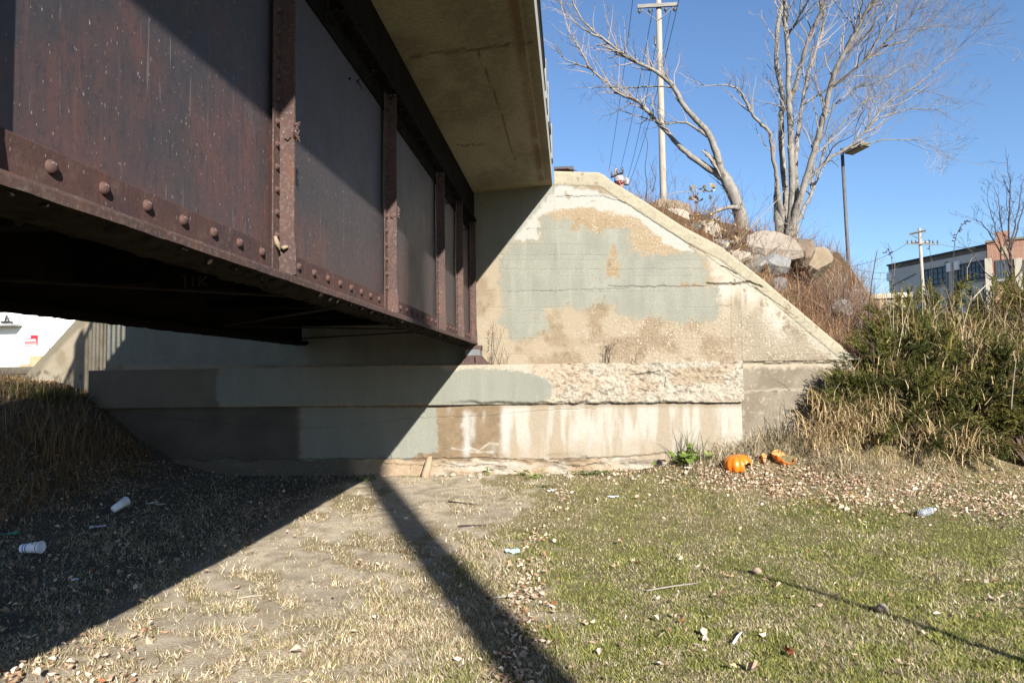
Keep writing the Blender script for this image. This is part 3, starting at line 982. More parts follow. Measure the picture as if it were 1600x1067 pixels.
# deck slab: soffit rises a little to its edge
XE, XL = -.245, -5.24
ZE = CAM_Z + 3.0
soff = lambda x: np.interp(x, [-5.4, -4.3, XW, XE], [2.98, 2.90, 2.905, 3.0]) + CAM_Z
sx_ = np.concatenate([np.arange(XL, XW - .1, .2), np.arange(XW - .1, XE - .01, .02), [XE]])
sy_ = np.concatenate([np.arange(Y0, .5, .25), np.arange(.5, 10.5, .04), [10.585]])
SX, SY = np.meshgrid(sx_, sy_, indexing='ij')
SZ = soff(SX) + .004 * (fbm(SX * 3, SY * 3, 3, 300) - .5)
spx, spy = w2p(SX, SY, SZ)
n1 = fbm(SX * 2.5, SY * 1.2, 5, 301); n2 = fbm(SX * 14, SY * 14, 4, 303)
dc = np.ones(SX.shape + (3,)) * np.array([.32, .295, .225]) * .64
dc = lerp(dc, sst(.4, .7, n1), np.array([.23, .21, .155]) * .62)
dc = lerp(dc, .5 * sst(.55, .75, n2), np.array([.40, .36, .26]) * .55)
ed = XE - SX
dc = lerp(dc, .75 * sst(.11, .13, ed) * sst(.24, .17, ed) * sst(.3, .6, n1 + .15), np.array([.17, .09, .05]) * .55)
dc = lerp(dc, .7 * sst(-.06, .12, ed) * sst(.11, .09, ed), np.array([.20, .16, .10]) * .55)
for ln, w in (([(640, 90), (700, 82), (750, 76), (830, 66)], 2.2), ([(745, 78), (765, 130), (785, 185), (795, 225), (805, 250)], 1.4), ([(715, 228), (760, 226)], 1.2)):
    q = pdist(spx + (n2 - .5) * 5, spy + (n2 - .5) * 5, ln)
    dc = lerp(dc, .8 * sst(w * 1.3, .3, q), np.array([.07, .05, .03]))
    SZ = SZ + .008 * sst(w * 1.2, 0, q)
dc = lerp(dc, .8 * sst(10.2, 10.35, SY), np.array([.42, .36, .22]) * .55)
nu, nv = SX.shape
v = np.stack([SX, SY, SZ], -1).reshape(-1, 3)
col = np.concatenate([dc, .15 * np.ones(SX.shape + (1,))], -1).reshape(-1, 4)
i = np.arange(nu * nv).reshape(nu, nv)
ring = np.concatenate([i[:, 0], i[-1, 1:], i[::-1, -1][1:], i[0, ::-1][1:-1]])
rv = v[ring].copy(); rv[:, 2] = CAM_Z + 3.27
rc = np.tile(np.array([.25, .245, .22, .2]), (len(ring), 1))
b0 = len(v); m = len(ring); k = np.arange(m)
v2 = np.concatenate([v, v[ring], rv]); c2 = np.concatenate([col, rc, rc])
sk = np.stack([b0 + k, b0 + m + k, b0 + m + (k + 1) % m, b0 + (k + 1) % m], -1)[:, ::-1]
DECKM = attr_mat('deck_concrete', .9, 30, .3, .5, .006, agg=False)
deck = np_obj('deck_slab', v2, [grid_faces(nu, nv)[:, ::-1], sk, (b0 + m + k)[None]], DECKM, br, c2)

# right parapet: broad posts with dark rails let in between
rl = MB().box((XE - .22, Y0, CAM_Z + 3.272), (XE - .02, 10.58, CAM_Z + 3.30)).build('parapet', M_POST, br)
for y_, zt, xo in ((1.2, 3.85, .004), (3.2, 3.85, .004), (5.45, 3.85, .004), (8.1, 3.80, .012), (8.85, 3.85, .016), (10.35, 3.85, .02)):
    m_ = MB().box((XE - .25, y_ - .13, CAM_Z + 3.302), (XE + xo, y_ + .13, CAM_Z + zt))
    bevel(m_.build('post', M_POST, rl), .012)
ypp = [1.2, 3.2, 5.45, 8.1, 8.85, 10.35]
for ya, yb in zip(ypp[:-1], ypp[1:]):
    m_ = MB()
    m_.box((XE - .06, ya + .131, CAM_Z + 3.68), (XE + .002, yb - .131, CAM_Z + 3.74))
    m_.box((XE - .06, ya + .131, CAM_Z + 3.40), (XE + .002, yb - .131, CAM_Z + 3.44))
    n = int((yb - ya) / .2)
    for q in range(1, n):
        yy = ya + (yb - ya) * q / n
        m_.box((XE - .045, yy - .03, CAM_Z + 3.441), (XE - .015, yy + .03, CAM_Z + 3.679))
    m_.build('rail', M_DARKM, rl)
# left railing: close pickets, whose shadows stripe the wall beyond
ll = MB().box((XL + .02, Y0, CAM_Z + 3.272), (XL + .14, 10.58, CAM_Z + 3.30)).build('parapet', M_POST, br)
m_ = MB().box((XL + .03, Y0, CAM_Z + 4.60), (XL + .10, 10.5, CAM_Z + 4.68)); m_.build('rail', M_DARKM, ll)
m_ = MB()
for k in range(64):
    yy = -1.5 + .195 * k
    m_.box((XL + .055, yy - .044, CAM_Z + 3.301), (XL + .07, yy + .044, CAM_Z + 4.599))
kind(m_.build('pickets', M_DARKM, ll), 'stuff')
for yy in (-1.2, 1.2, 3.42, 6.0, 8.4, 10.4):
    MB().box((XL + .02, yy - .16, CAM_Z + 3.301), (XL + .12, yy + .16, CAM_Z + 4.9)).build('post', M_POST, ll)

# loose rail end lying on top of the abutment
e_ = thing('guard_rail', 'short dark rusty rail end lying on the abutment top beside the deck', 'rail', PY(880, 266, 10.9))
a_, b_ = PY(866, 266, 10.75), PY(896, 266, 11.2)
MB().box((a_.x, 10.72, a_.z), (b_.x, 11.2, a_.z + .045)).build('beam', M_DARKM, e_)
m_ = MB()
for q in range(10):
    x = random.uniform(a_.x, b_.x - .05)
    m_.tube([(x, 10.68, a_.z - .015 + random.random() * .02), (x + .12, 10.70 + random.random() * .1, a_.z - .01)], .008, 4)
m_.build('rusty_rod', M_RUST, e_)
# ------------------------------------------------------------------ bare trees
M_BARK = mottled('pale_bark', (.37, .345, .305), (.24, .215, .185), 7, .9, .8, .012, (1, 1, .6), (.14, .11, .09), 14)
M_BARKD = mottled('furrowed_bark', (.30, .25, .20), (.19, .155, .12), 9, .9, 1.0, .02, (1, 1, .4), (.09, .07, .06), 16)
M_TWIG = mottled('twig_bark', (.42, .36, .31), (.31, .26, .22), 20, .9, .3)
M_DTWIG = mottled('dark_twig', (.10, .075, .065), (.06, .045, .04), 20, .9, .3)


def smooth_line(P, n=4):
    """Catmull-Rom through P"""
    P = [Vector(p) for p in P]
    Q = [P[0] * 2 - P[1]] + P + [P[-1] * 2 - P[-2]]
    out = []
    for i in range(1, len(Q) - 2):
        for k in range(n):
            t = k / n
            a, b, c, d = Q[i - 1], Q[i], Q[i + 1], Q[i + 2]
            out.append(.5 * ((2 * b) + (c - a) * t + (2 * a - 5 * b + 4 * c - d) * t * t + (3 * b - a - 3 * c + d) * t ** 3))
    out.append(P[-1])
    return out


def grow(mb, p, d, L, r, depth, rnd, up=.25, wig=.16, minr=.0019):
    n = max(3, int(L / .16)) if depth else 3
    pts = [p.copy()]; rad = [r]
    q = p.copy(); d = d.normalized()
    for i in range(n):
        d = (d + Vector((rnd.gauss(0, wig), rnd.gauss(0, wig), rnd.gauss(0, wig) + up * .25))).normalized()
        q = q + d * (L / n)
        pts.append(q.copy()); rad.append(max(minr, r * (1 - .8 * (i + 1) / n)))
    mb.tube(pts, rad, 4 if r > .008 else 3, False)
    if depth <= 0:
        return
    k = max(2, int(L * (3.2 if depth > 1 else 4.5)))
    for _ in range(k):
        t = rnd.uniform(.2, .97)
        i = min(n - 1, int(t * n))
        bp = pts[i].lerp(pts[i + 1], t * n - i)
        bd = (pts[i + 1] - pts[i]).normalized()
        ax = bd.orthogonal().normalized()
        ax.rotate(Matrix.Rotation(rnd.uniform(0, 6.28), 3, bd))
        nd = (bd * rnd.uniform(.7, 1.1) + ax * rnd.uniform(.4, .9) + Vector((0, 0, up * .5))).normalized()
        grow(mb, bp, nd, L * rnd.uniform(.28, .6) * (1.15 - .5 * t), max(minr, rad[i] * .55), depth - 1, rnd, up, wig, minr)


def limb(mb, tw, line, r0, r1, rnd, twigs=10, tl=1.0, depth=2, up=.25, t0=.2, sides=8, flare=.25):
    pts = smooth_line(line, 4)
    n = len(pts) - 1
    pts = [p + Vector((rnd.gauss(0, .008), rnd.gauss(0, .008), 0)) * (1 if 0 < i < n else 0) for i, p in enumerate(pts)]
    rad = [(r0 + (r1 - r0) * (i / n) ** .9) * (1 + flare * max(0, 1 - i / n * 5)) for i in range(n + 1)]
    rad = [r * (1 + .10 * (rnd.random() - .3)) for r in rad]
    mb.tube(pts, rad, sides)
    for _ in range(twigs):
        t = t0 + (1 - t0) * rnd.random() ** .8
        i = min(n - 1, int(t * n))
        bp = pts[i].lerp(pts[i + 1], t * n - i)
        bd = (pts[i + 1] - pts[i]).normalized()
        ax = bd.orthogonal().normalized(); ax.rotate(Matrix.Rotation(rnd.uniform(0, 6.28), 3, bd))
        nd = (bd * rnd.uniform(.5, 1.0) + ax * rnd.uniform(.4, .9) + Vector((0, 0, up * .6))).normalized()
        grow(tw, bp, nd, tl * rnd.uniform(.5, 1.2) * (1.1 - .4 * t), min(.016, rad[i] * .45), depth, rnd, up)
    e = (pts[-1] - pts[-2]).normalized()
    grow(tw, pts[-1], e, tl * .9, r1, depth, rnd, up)


def Z3(l):
    return [(850 + x / 3.195, y / 3.195) for x, y in l]


def Z4(l):
    return [(1150 + x / 3.196, y / 3.196) for x, y in l]


def line3(pl, Y, dy):
    """photo polyline set out at depth Y, running dy deeper to its tip"""
    n = len(pl) - 1
    return [PY(x, y, Y + dy * i / n) for i, (x, y) in enumerate(pl)]


# leaning two-limbed tree
rnd = random.Random(3)
YT = 15.0
T = thing('bare_tree', 'leaning leafless tree with two long bare limbs reaching left past the tall pole', 'tree', PY(1172, 440, YT))
tr = MB(); tw = MB()
limb(tr, tw, line3([(1175, 450), (1168, 400), (1163, 362), (1152, 322), (1141, 292), (1130, 274)], YT, 0), .15, .115, rnd, 5, .8, 2, t0=.3, sides=12)
limb(tr, tw, line3(Z3([(890, 880), (860, 760), (815, 660), (760, 600), (700, 530), (652, 442), (600, 390), (545, 350), (440, 300), (380, 260), (290, 190), (200, 112), (150, 25), (140, -40)]), YT, -1.2), .072, .012, rnd, 44, 1.0, 2, t0=.25)
limb(tr, tw, line3(Z3([(890, 885), (850, 862), (760, 800), (700, 752), (650, 700), (580, 625), (500, 540), (465, 503), (390, 475), (320, 420), (235, 345), (190, 262), (130, 170), (90, 40), (85, -30)]), YT, 1.2), .068, .010, rnd, 54, 1.0, 2, t0=.2)
limb(tr, tw, line3(Z3([(815, 680), (770, 650), (720, 617), (660, 612), (600, 620), (540, 600), (440, 570), (340, 540)]), YT, .6), .034, .006, rnd, 18, .8, 2)
limb(tr, tw, line3(Z3([(650, 440), (600, 432), (500, 435), (420, 440), (330, 435), (250, 440)]), YT - .3, .5), .022, .006, rnd, 14, .7, 2)
limb(tr, tw, line3(Z3([(235, 345), (180, 325), (130, 308), (85, 275), (45, 225)]), YT + .9, .3), .022, .006, rnd, 12, .7, 2)
limb(tr, tw, line3(Z3([(290, 190), (230, 165), (180, 132), (120, 75), (80, 15)]), YT - .9, -.3), .024, .006, rnd, 12, .8, 2)
limb(tr, tw, line3([(1157, 326), (1140, 324), (1120, 330), (1098, 343)], YT - .1, -.5), .05, .03, rnd, 3, .4, 1)
tr.build('trunk', M_BARK, T, True); kind(tw.build('twigs', M_TWIG, T), 'stuff')

# many-stemmed tree
rnd = random.Random(5)
YT = 16.0
T = thing('bare_tree', 'tall leafless tree with many pale upright stems rising from one trunk behind boulders', 'tree', PY(1234, 420, YT))
tr = MB(); tw = MB()
limb(tr, tw, line3([(1233, 440), (1233, 405), (1233, 385), (1235, 372)], YT, 0), .33, .20, rnd, 0, .4, 0, sides=14)
limb(tr, tw, line3([(1222, 425), (1221, 375), (1217, 340), (1214, 305)], YT - .12, 0), .16, .075, rnd, 0, .4, 0, sides=12)
ST = [
    ([(215, 1010), (205, 900), (188, 800), (172, 672), (130, 625), (85, 575), (55, 520), (30, 465), (-5, 440), (-60, 425), (-150, 430), (-215, 405)], 0, -1.5, .11, .010, 26, .9),
    ([(248, 1010), (232, 790), (226, 600), (235, 480), (208, 350), (203, 200), (218, 80), (236, 0), (238, -60)], .1, .8, .14, .07, 26, 1.3),
    ([(280, 1010), (276, 800), (268, 600), (265, 480), (260, 300), (252, 150), (245, 40), (240, -60)], -.2, -.6, .15, .08, 18, 1.2),
    ([(300, 1000), (298, 850), (305, 700), (330, 530), (350, 420), (390, 280), (428, 170), (436, 80), (455, -40)], 0, 1.0, .11, .05, 40, 1.5),
    ([(268, 500), (300, 420), (330, 300), (365, 190), (410, 90), (440, 20), (470, -50)], -.2, -1.0, .085, .045, 30, 1.4),
    ([(262, 170), (290, 130), (330, 60), (370, -10)], -.5, -.8, .05, .03, 16, 1.1),
    ([(300, 1040), (340, 930), (385, 760), (420, 650), (440, 560), (470, 440), (500, 340), (555, 245), (615, 130), (650, 60), (690, 0), (730, -60)], -.1, -2.0, .15, .05, 60, 1.7),
    ([(330, 940), (400, 860), (470, 790), (555, 740), (640, 660), (720, 560), (800, 490), (900, 430), (1000, 345), (1090, 262), (1135, 215)], .2, -1.2, .08, .010, 70, 1.7),
    ([(330, 1040), (395, 930), (430, 790), (465, 700), (540, 610), (620, 530), (680, 450), (738, 392)], .3, 1.4, .08, .012, 50, 1.6),
    ([(470, 440), (560, 375), (640, 305), (720, 240), (800, 155), (880, 75), (955, 0)], -.9, -1.2, .06, .012, 56, 1.6),
    ([(640, 305), (700, 205), (748, 110), (795, 0), (815, -60)], -1.0, -.5, .04, .02, 30, 1.4),
    ([(550, 745), (650, 722), (740, 700), (870, 700), (920, 702), (1000, 745), (1040, 770)], .2, -.6, .03, .006, 30, 1.2),
    ([(730, 235), (850, 205), (900, 160), (1000, 130), (1085, 140)], -1.2, -.4, .03, .006, 34, 1.2),
    ([(645, 655), (700, 600), (770, 572), (880, 545), (1000, 548), (1050, 575)], -.4, .6, .03, .006, 34, 1.2),
    ([(340, 520), (400, 480), (470, 440), (520, 400), (620, 380), (740, 385), (850, 330), (950, 330)], .6, 1.0, .04, .008, 44, 1.4),
    ([(400, 720), (440, 600), (500, 520), (600, 440), (680, 420), (780, 370), (890, 300)], -.3, .9, .05, .008, 44, 1.5),
    ([(620, 530), (700, 480), (780, 455), (900, 450), (1010, 470), (1080, 500)], .9, .3, .022, .005, 26, 1.2),
]
for pl, dy0, dy, r0, r1, ntw, tl in ST:
    root = pl[0][1] > 930
    if root:
        bx_ = 262 + (pl[0][0] - 270) * .35
        pl = [(bx_ - 6, 1270), (bx_, 1170)] + ([pl[0]] if pl[0][1] < 1030 else [(pl[0][0], 1060)]) + pl[1:]
    limb(tr, tw, line3(Z4(pl), YT + dy0, dy), r0 * .58, r1 * .55, rnd, int(ntw * (.8 if tl < 1.25 else .55)), tl, 2 if tl < 1.25 else 3, t0=.26 if root else .2, up=.3, flare=.9 if root else .3)
# shoots low on the trunk
for _ in range(26):
    p = PY(rnd.uniform(1195, 1262), rnd.uniform(330, 420), YT - .3)
    grow(tw, p, Vector((rnd.uniform(-1, 1), rnd.uniform(-1, .2), rnd.uniform(.2, 1))), rnd.uniform(.5, 1.2), .008, 2, rnd)
tr.build('trunk', M_BARK, T, True); kind(tw.build('twigs', M_TWIG, T), 'stuff')

# dark sapling before the brick building
rnd = random.Random(8)
YT = 14.0
T = thing('bare_sapling', 'small dark leafless tree standing in front of the red brick building', 'tree', PY(1587, 500, YT))
tr = MB(); tw = MB()
limb(tr, tw, line3([(1588, 520), (1586, 470), (1582, 430), (1578, 380), (1577, 330), (1579, 283)], YT, 0), .035, .008, rnd, 14, .8, 2, t0=.3)
for pl in ([(1584, 440), (1570, 415), (1552, 375), (1535, 350), (1526, 345)], [(1582, 420), (1565, 385), (1553, 350), (1545, 322)], [(1580, 400), (1570, 370), (1562, 335), (1558, 305)], [(1579, 390), (1592, 350), (1600, 318), (1612, 290)], [(1584, 440), (1598, 415), (1612, 385), (1640, 350)], [(1580, 380), (1588, 345), (1594, 310), (1598, 285)], [(1586, 460), (1560, 440), (1540, 425), (1520, 395), (1508, 385)]):
    limb(tr, tw, line3(pl, YT, rnd.uniform(-.6, .6)), .016, .005, rnd, 8, .55, 2, t0=.2)
tr.build('trunk', M_DTWIG, T, True); kind(tw.build('twigs', M_DTWIG, T), 'stuff')

# ------------------------------------------------------------------ poles and wires
M_POLE = mottled('weathered_pole', (.52, .47, .40), (.38, .33, .27), 6, .9, .5, .01, (1, 1, .2))
M_GREYW = mottled('grey_timber', (.34, .33, .31), (.24, .23, .22), 8, .9, .4, .01, (.3, 1, 1))
M_WIRE = mottled('wire', (.05, .05, .055), (.07, .07, .07), 5, .6, 0)
M_INS = mottled('dark_porcelain', (.10, .09, .085), (.14, .12, .11), 9, .35, .1)
M_TANK = mottled('tank_grey', (.42, .43, .43), (.36, .36, .36), 4, .5, .1)


def pole_base(X, Y):
    return float(zland(np.array(X), np.array(Y)))


def pole(name, label, top, Y, r0, r1, lean=0.0, mat=None):
    p = PY(top[0], top[1], Y)
    z0 = pole_base(p.x, Y) - .3
    e = thing(name, label, 'utility pole' if 'utility' in name else 'lamp post', (p.x + lean, Y, max(z0, 0)))
    mb = MB(); mb.tube([(p.x + lean, Y, z0), (p.x + lean * .5, Y, (z0 + p.z) / 2), (p.x, Y, p.z)], [r0, (r0 + r1) / 2, r1], 14)
    mb.build('pole', mat or M_POLE, e, True)
    return e, p


YP = 35.0
e, p = pole('utility_pole', 'tall pale utility pole with one crossarm rising high behind the wing wall', (1028.5, -14), YP, .19, .135)
ca = PY(1027, 9, YP - .2)
a, b = PY(996, 9, YP - .2), PY(1058, 10, YP - .2)
x = MB(); x.box((a.x, ca.y - .05, ca.z - .09), (b.x, ca.y + .05, ca.z + .09)); arm = x.build('crossarm', M_GREYW, e)
for q in (999, 1015, 1040, 1054):
    i_ = PY(q, 12, YP - .2)
    x = MB(); x.lathe([(.02, 0), (.05, -.08), (.09, -.12), (.09, -.2), (.05, -.24), (.03, -.3), (.001, -.3)], 10, Matrix.Translation((i_.x, i_.y, ca.z - .09))); x.build('insulator', M_INS, arm, True)
for s in (-1, 1):
    x = MB(); x.tube([(ca.x + s * .9, ca.y + .02, ca.z - .08), (ca.x + s * .05, ca.y + .03, ca.z - .75)], .02, 5); x.build('brace', M_GREYW, arm)
x = MB(); t_ = PY(1024, 70, YP - .2); x.lathe([(.05, 0), (.05, .4), (.02, .45), (.001, .45)], 8, Matrix.Translation((t_.x, t_.y, t_.z))); x.build('bracket', M_INS, e, True)

YQ = 60.0
e, p = pole('utility_pole', 'distant utility pole top with a transformer can peeping over the sloping wall', (962.5, 264), YQ, .17, .13)
a, b = PY(955, 277, YQ - .2), PY(974, 270, YQ - 1.4)
d = b - a
x = MB(); x.tube([a, b], .10, 6); arm = x.build('crossarm', M_INS, e)
for q in (.05, .5, .95):
    i_ = a.lerp(b, q)
    x = MB(); x.lathe([(.05, 0), (.10, .1), (.10, .25), (.04, .4), (.001, .4)], 8, Matrix.Translation(i_ + Vector((0, 0, .1)))); x.build('insulator', M_INS, arm, True)
i_ = PY(979, 289, YQ - .3)
x = MB(); x.lathe([(.001, 0), (.24, 0), (.26, .05), (.26, .5), (.2, .6), (.05, .65), (.05, .9), (.001, .9)], 12, Matrix.Translation(i_)); x.tube([i_ + Vector((0, .2, .3)), Vector((p.x, YQ, i_.z + .3))], .05, 5); x.build('transformer', M_TANK, e, True)

YR = 55.0
e, p = pole('utility_pole', 'distant utility pole with two crossarms before the grey brick building', (1436.5, 357), YR, .15, .11, lean=.12)
a, b = PY(1421, 366, YR - .2), PY(1447, 360, YR - .9)
x = MB(); x.tube([a, b], .085, 5); x.build('crossarm', M_GREYW, e)
a, b = PY(1416, 381, YR - .2), PY(1467, 382, YR - .2)
x = MB(); x.tube([a, b], .05, 5); arm = x.build('crossarm', M_GREYW, e)
a2, b2 = PY(1424, 380, YR + .3), PY(1452, 379, YR + .3)
x = MB(); x.tube([a2, b2], .08, 5); x.build('crossarm', M_POLE, e)
for q in (1418, 1425, 1431, 1446, 1458, 1465):
    i_ = PY(q, 380, YR - .2)
    x = MB(); x.lathe([(.025, -.08), (.06, 0), (.06, .14), (.03, .24), (.001, .24)], 8, Matrix.Translation(i_)); x.build('insulator', M_INS, arm, True)
for s in (1421, 1447):
    x = MB(); x.tube([PY(s, 363 if s > 1430 else 366, YR - .3), PY(1437, 374, YR - .15)], .03, 4); x.build('brace', M_GREYW, e)

YL_ = 28.0
e, p = pole('lamp_post', 'dark lamp post with a flat box head standing behind the many-stemmed tree', (1315.5, 232), YL_, .072, .064, lean=.14, mat=mottled('lamp_paint', (.14, .14, .15), (.10, .10, .10), 5, .6, .2))
h0, h1 = PY(1317, 235, YL_ - .05), PY(1351, 234, YL_ - .9)
x = MB(); x.tube([h0, h0.lerp(h1, .3)], .05, 6); x.build('bracket', M_DARKM, e)
m4 = Matrix.Translation(h0.lerp(h1, .66)) @ Matrix.Rotation(math.atan2((h1 - h0).y, (h1 - h0).x), 4, 'Z') @ Matrix.Rotation(-.14, 4, 'Y')
x = MB(); x.box((-.40, -.24, -.02), (.40, .24, .16), m4); x.box((-.34, -.18, .161), (.34, .18, .20), m4)
hd = bevel(x.build('lamp_head', mottled('bronze_paint', (.26, .23, .17), (.18, .16, .12), 8, .5, .2), e), .03)
x = MB(); x.box((-.31, -.17, -.045), (.31, .17, -.021), m4); x.build('lens', mottled('yellowed_lens', (.42, .37, .24), (.30, .26, .18), 5, .35, .2), hd)


def wire(label, A_, B_, sag, r=.018, group='power lines strung beside the tall pole'):
    n = 14
    pts = [A_.lerp(B_, k / n) - Vector((0, 0, sag * 4 * (k / n) * (1 - k / n))) for k in range(n + 1)]
    mb = MB(); mb.tube(pts, r, 4)
    return tag(mb.build('power_line', M_WIRE, None, loc=A_), label, 'power line', group)


wire('thin power line farthest left, well clear of the tall pole', PY(996, -60, YP - 2), PY(951, 268, YQ), .6)
wire('power line from the crossarm down to the distant pole top, second from the left', PY(1020, 14, YP), PY(968, 270, YQ - .8), .5)
wire('power line starting at the bracket halfway down the tall pole', PY(1025, 68, YP), PY(978, 286, YQ), .7)
wire('power line crossing behind the tall pole from its right side', PY(1063, -10, YP - 1), PY(982, 290, YQ), .8)
wire('faintest power line, close to the right of the tall pole top', PY(1051, 2, YP), PY(1001, 220, YQ + 10), .5, .012)
for yy, lb in ((434, 'lowest wire running level left of the grey building'), (424, 'upper wire running level left of the grey building')):
    wire(lb, PY(1335, yy - 4, 50), PY(1400, yy, 60), .2, .018, 'wires left of the grey building')
wire('wire from the two-armed pole toward the lamp post', PY(1418, 380, YR), PY(1290, 420, 45), .5, .016, 'wires at the two-armed pole')
wire('wire from the two-armed pole across to the brick gable', PY(1466, 381, YR), PY(1545, 386, 54), .2, .016, 'wires at the two-armed pole')

# ------------------------------------------------------------------ buildings
M_GLASS = mottled('dark_blue_glass', (.09, .16, .25), (.06, .11, .17), 3, .15, .05, spec=.6)
M_FRAME = mottled('window_frame', (.10, .11, .12), (.08, .08, .09), 5, .6, .1)


def brick(name, c1, c2, mortar, scale=4.0):
    t = NT(name)
    v = t.coord()
    s = t.n('ShaderNodeSeparateXYZ', i0=v)
    hx = t.math('ADD', s.outputs[0], s.outputs[1])
    cv = t.n('ShaderNodeCombineXYZ', i0=hx, i1=s.outputs[2])
    b = t.n('ShaderNodeTexBrick', Vector=cv, Color1=(*c1, 1), Color2=(*c2, 1), Mortar=(*mortar, 1), Scale=scale)
    n = t.noise(v, .6, 5)
    c = t.mix(t.ramp(n, .4, .65), b.outputs[0], t.mix(.5, b.outputs[0], (*mortar, 1)))
    t.base(t.mix(1.0, c, (1.35, 1.35, 1.35), 'MULTIPLY')); t.rough(.9)
    t.bump(b.outputs[1], .3, .02)
    return t.m


M_GBR = brick('grey_brick', (.37, .355, .33), (.31, .295, .275), (.41, .395, .37), 3.2)
M_RBR = brick('red_brick', (.165, .070, .046), (.135, .056, .036), (.18, .135, .10), 3.2)
M_PAR = mottled('stained_parapet', (.22, .185, .15), (.30, .27, .23), 1.4, .9, .2)
M_WHITEP = mottled('white_wall_paint', (.80, .80, .78), (.76, .76, .73), 1.0, .8, .1)
M_TANP = mottled('pale_yellow_block', (.58, .50, .34), (.50, .42, .28), 2.0, .9, .2)


class Facade:
    """vertical wall between two ground points; u runs along, n points out"""

    def __init__(s, a, b):
        s.a = Vector((a[0], a[1], 0)); s.L = (Vector((b[0], b[1], 0)) - s.a).length
        s.d = (Vector((b[0], b[1], 0)) - s.a).normalized()
        s.n = Vector((s.d.y, -s.d.x, 0))
        if s.n.dot(-s.a) < 0:
            s.n = -s.n
        s.m = Matrix(((s.d.x, s.n.x, 0, s.a.x), (s.d.y, s.n.y, 0, s.a.y), (0, 0, 1, 0), (0, 0, 0, 1)))

    def hit(s, px, py):
        r = Vector(ray(px, py)); o = Vector((0, 0, CAM_Z))
        t = (s.a - o).dot(s.n) / r.dot(s.n)
        p = o + r * t
        return (p - s.a).dot(s.d), p.z

    def box(s, mb, u0, u1, z0, z1, n0, n1):
        return mb.box((u0, n0, z0), (u1, n1, z1), s.m)


def window(fc, parent, px0, px1, py0, py1, nx, nz, pmat=None):
    u0, z1 = fc.hit(px0, py0[0]); u1, _ = fc.hit(px1, py0[1]); _, z0 = fc.hit(px0, py1)
    if u0 > u1:
        u0, u1 = u1, u0
    m = MB(); w = .12
    fc.box(m, u0, u1, z0, z0 + w, .003, .06); fc.box(m, u0, u1, z1 - w, z1, .003, .06)
    fc.box(m, u0, u0 + w, z0 + w, z1 - w, .003, .06); fc.box(m, u1 - w, u1, z0 + w, z1 - w, .003, .06)
    for k in range(1, nx):
        u = u0 + (u1 - u0) * k / nx
        fc.box(m, u - .035, u + .035, z0 + w, z1 - w, .026, .05)
    for k in range(1, nz):
        z = z0 + (z1 - z0) * k / nz
        fc.box(m, u0 + w, u1 - w, z - .03, z + .03, .0265, .045)
    f = m.build('window', M_FRAME, parent)
    m = MB(); fc.box(m, u0 + w + .001, u1 - w - .001, z0 + w + .001, z1 - w - .001, .005, .025); m.build('pane', pmat or M_GLASS, f)
    m = MB(); fc.box(m, u0 - .05, u1 + .05, z0 - .16, z0 - .002, .003, .10); m.build('sill', M_TANK, f)
    return f


pA = PY(1388, 413, 63); pB = PY(1541, 388, 54)
zr = (pA.z + pB.z) / 2
fg = Facade((pA.x, pA.y), (pB.x, pB.y))
G = thing('factory_building', 'long grey brick building with dark blue gridded windows beyond the junipers', 'building', (pA.x + 2, 60, 0))
m = MB(); fg.box(m, 0, fg.L, 0, zr - .35, -16, 0); m.build('wall', M_GBR, G)
m = MB(); fg.box(m, 0, fg.L, zr - .348, zr, -16, .012); m.build('parapet', M_PAR, G)
m = MB(); fg.box(m, -.1, fg.L, zr + .002, zr + .14, -16.1, .12); m.build('coping', M_DARKM, G)
u_, z_ = fg.hit(1388, 440)
for px_, h in ((1391, 433), (1485, 418), (1497, 415)):
    u, z = fg.hit(px_, h); m = MB(); fg.box(m, u - .18, u + .18, z - .35, z + .35, .004, .22); m.build('light_box', M_WHITEP, G)
for px_ in (1493.5, 1481):
    u, z = fg.hit(px_, 440); m = MB(); fg.box(m, u - .08, u + .08, 4, z + 1.6, .004, .12); m.build('downpipe', M_TANK, G)
window(fg, G, 1443, 1480.5, (422, 416), 449, 5, 3)
window(fg, G, 1495.5, 1542, (414, 406), 442.5, 8, 3)
m = MB(); u0, z0 = fg.hit(1395, 447); u1, z1 = fg.hit(1432, 424); m.tube([fg.m @ Vector((u0, .08, z0)), fg.m @ Vector((u1, .08, z1 - .2))], .03, 4); m.build('cable', M_WIRE, G)

qA = PY(1542, 384, 53.6); qB = PY(1640, 384, 51.5)
fr = Facade((qA.x, qA.y), (qB.x, qB.y))
zt = qA.z + .2
RB = thing('brick_building', 'red brick building end with pale trimmed windows at the right edge', 'building', (qA.x + 2, 53, 0))
m = MB(); fr.box(m, 0, fr.L, 0, zt, -14, 0); m.build('wall', M_RBR, RB)
u0, _ = fr.hit(1556, 380); u1, _ = fr.hit(1576, 380)
m = MB()
fr.box(m, -.12, u0, zt + .002, zt + .16, -.6, .1); fr.box(m, u1, fr.L, zt + .002, zt + .16, -.6, .1)
m.build('coping', M_PAR, RB)
m = MB(); uc = (u0 + u1) / 2
g = [(u0, zt + .002), (u1, zt + .002), (u1, zt + .35), (uc + .5, zt + .75), (uc - .5, zt + .75), (u0, zt + .35)]
vs = [fr.m @ Vector((u, n_, z)) for n_ in (-.5, 0) for u, z in g]
m.add(vs, [tuple(range(6)), tuple(range(11, 5, -1))] + [(i, 6 + i, 6 + (i + 1) % 6, (i + 1) % 6) for i in range(6)]); m.build('gable', M_RBR, RB)
m = MB(); u, z = fr.hit(1569, 391); fr.box(m, u - .16, u + .16, z - .3, z + .3, .004, .06); m.build('plaque', M_TANP, RB)
window(fr, RB, 1555, 1582, (407, 407), 437, 6, 3)
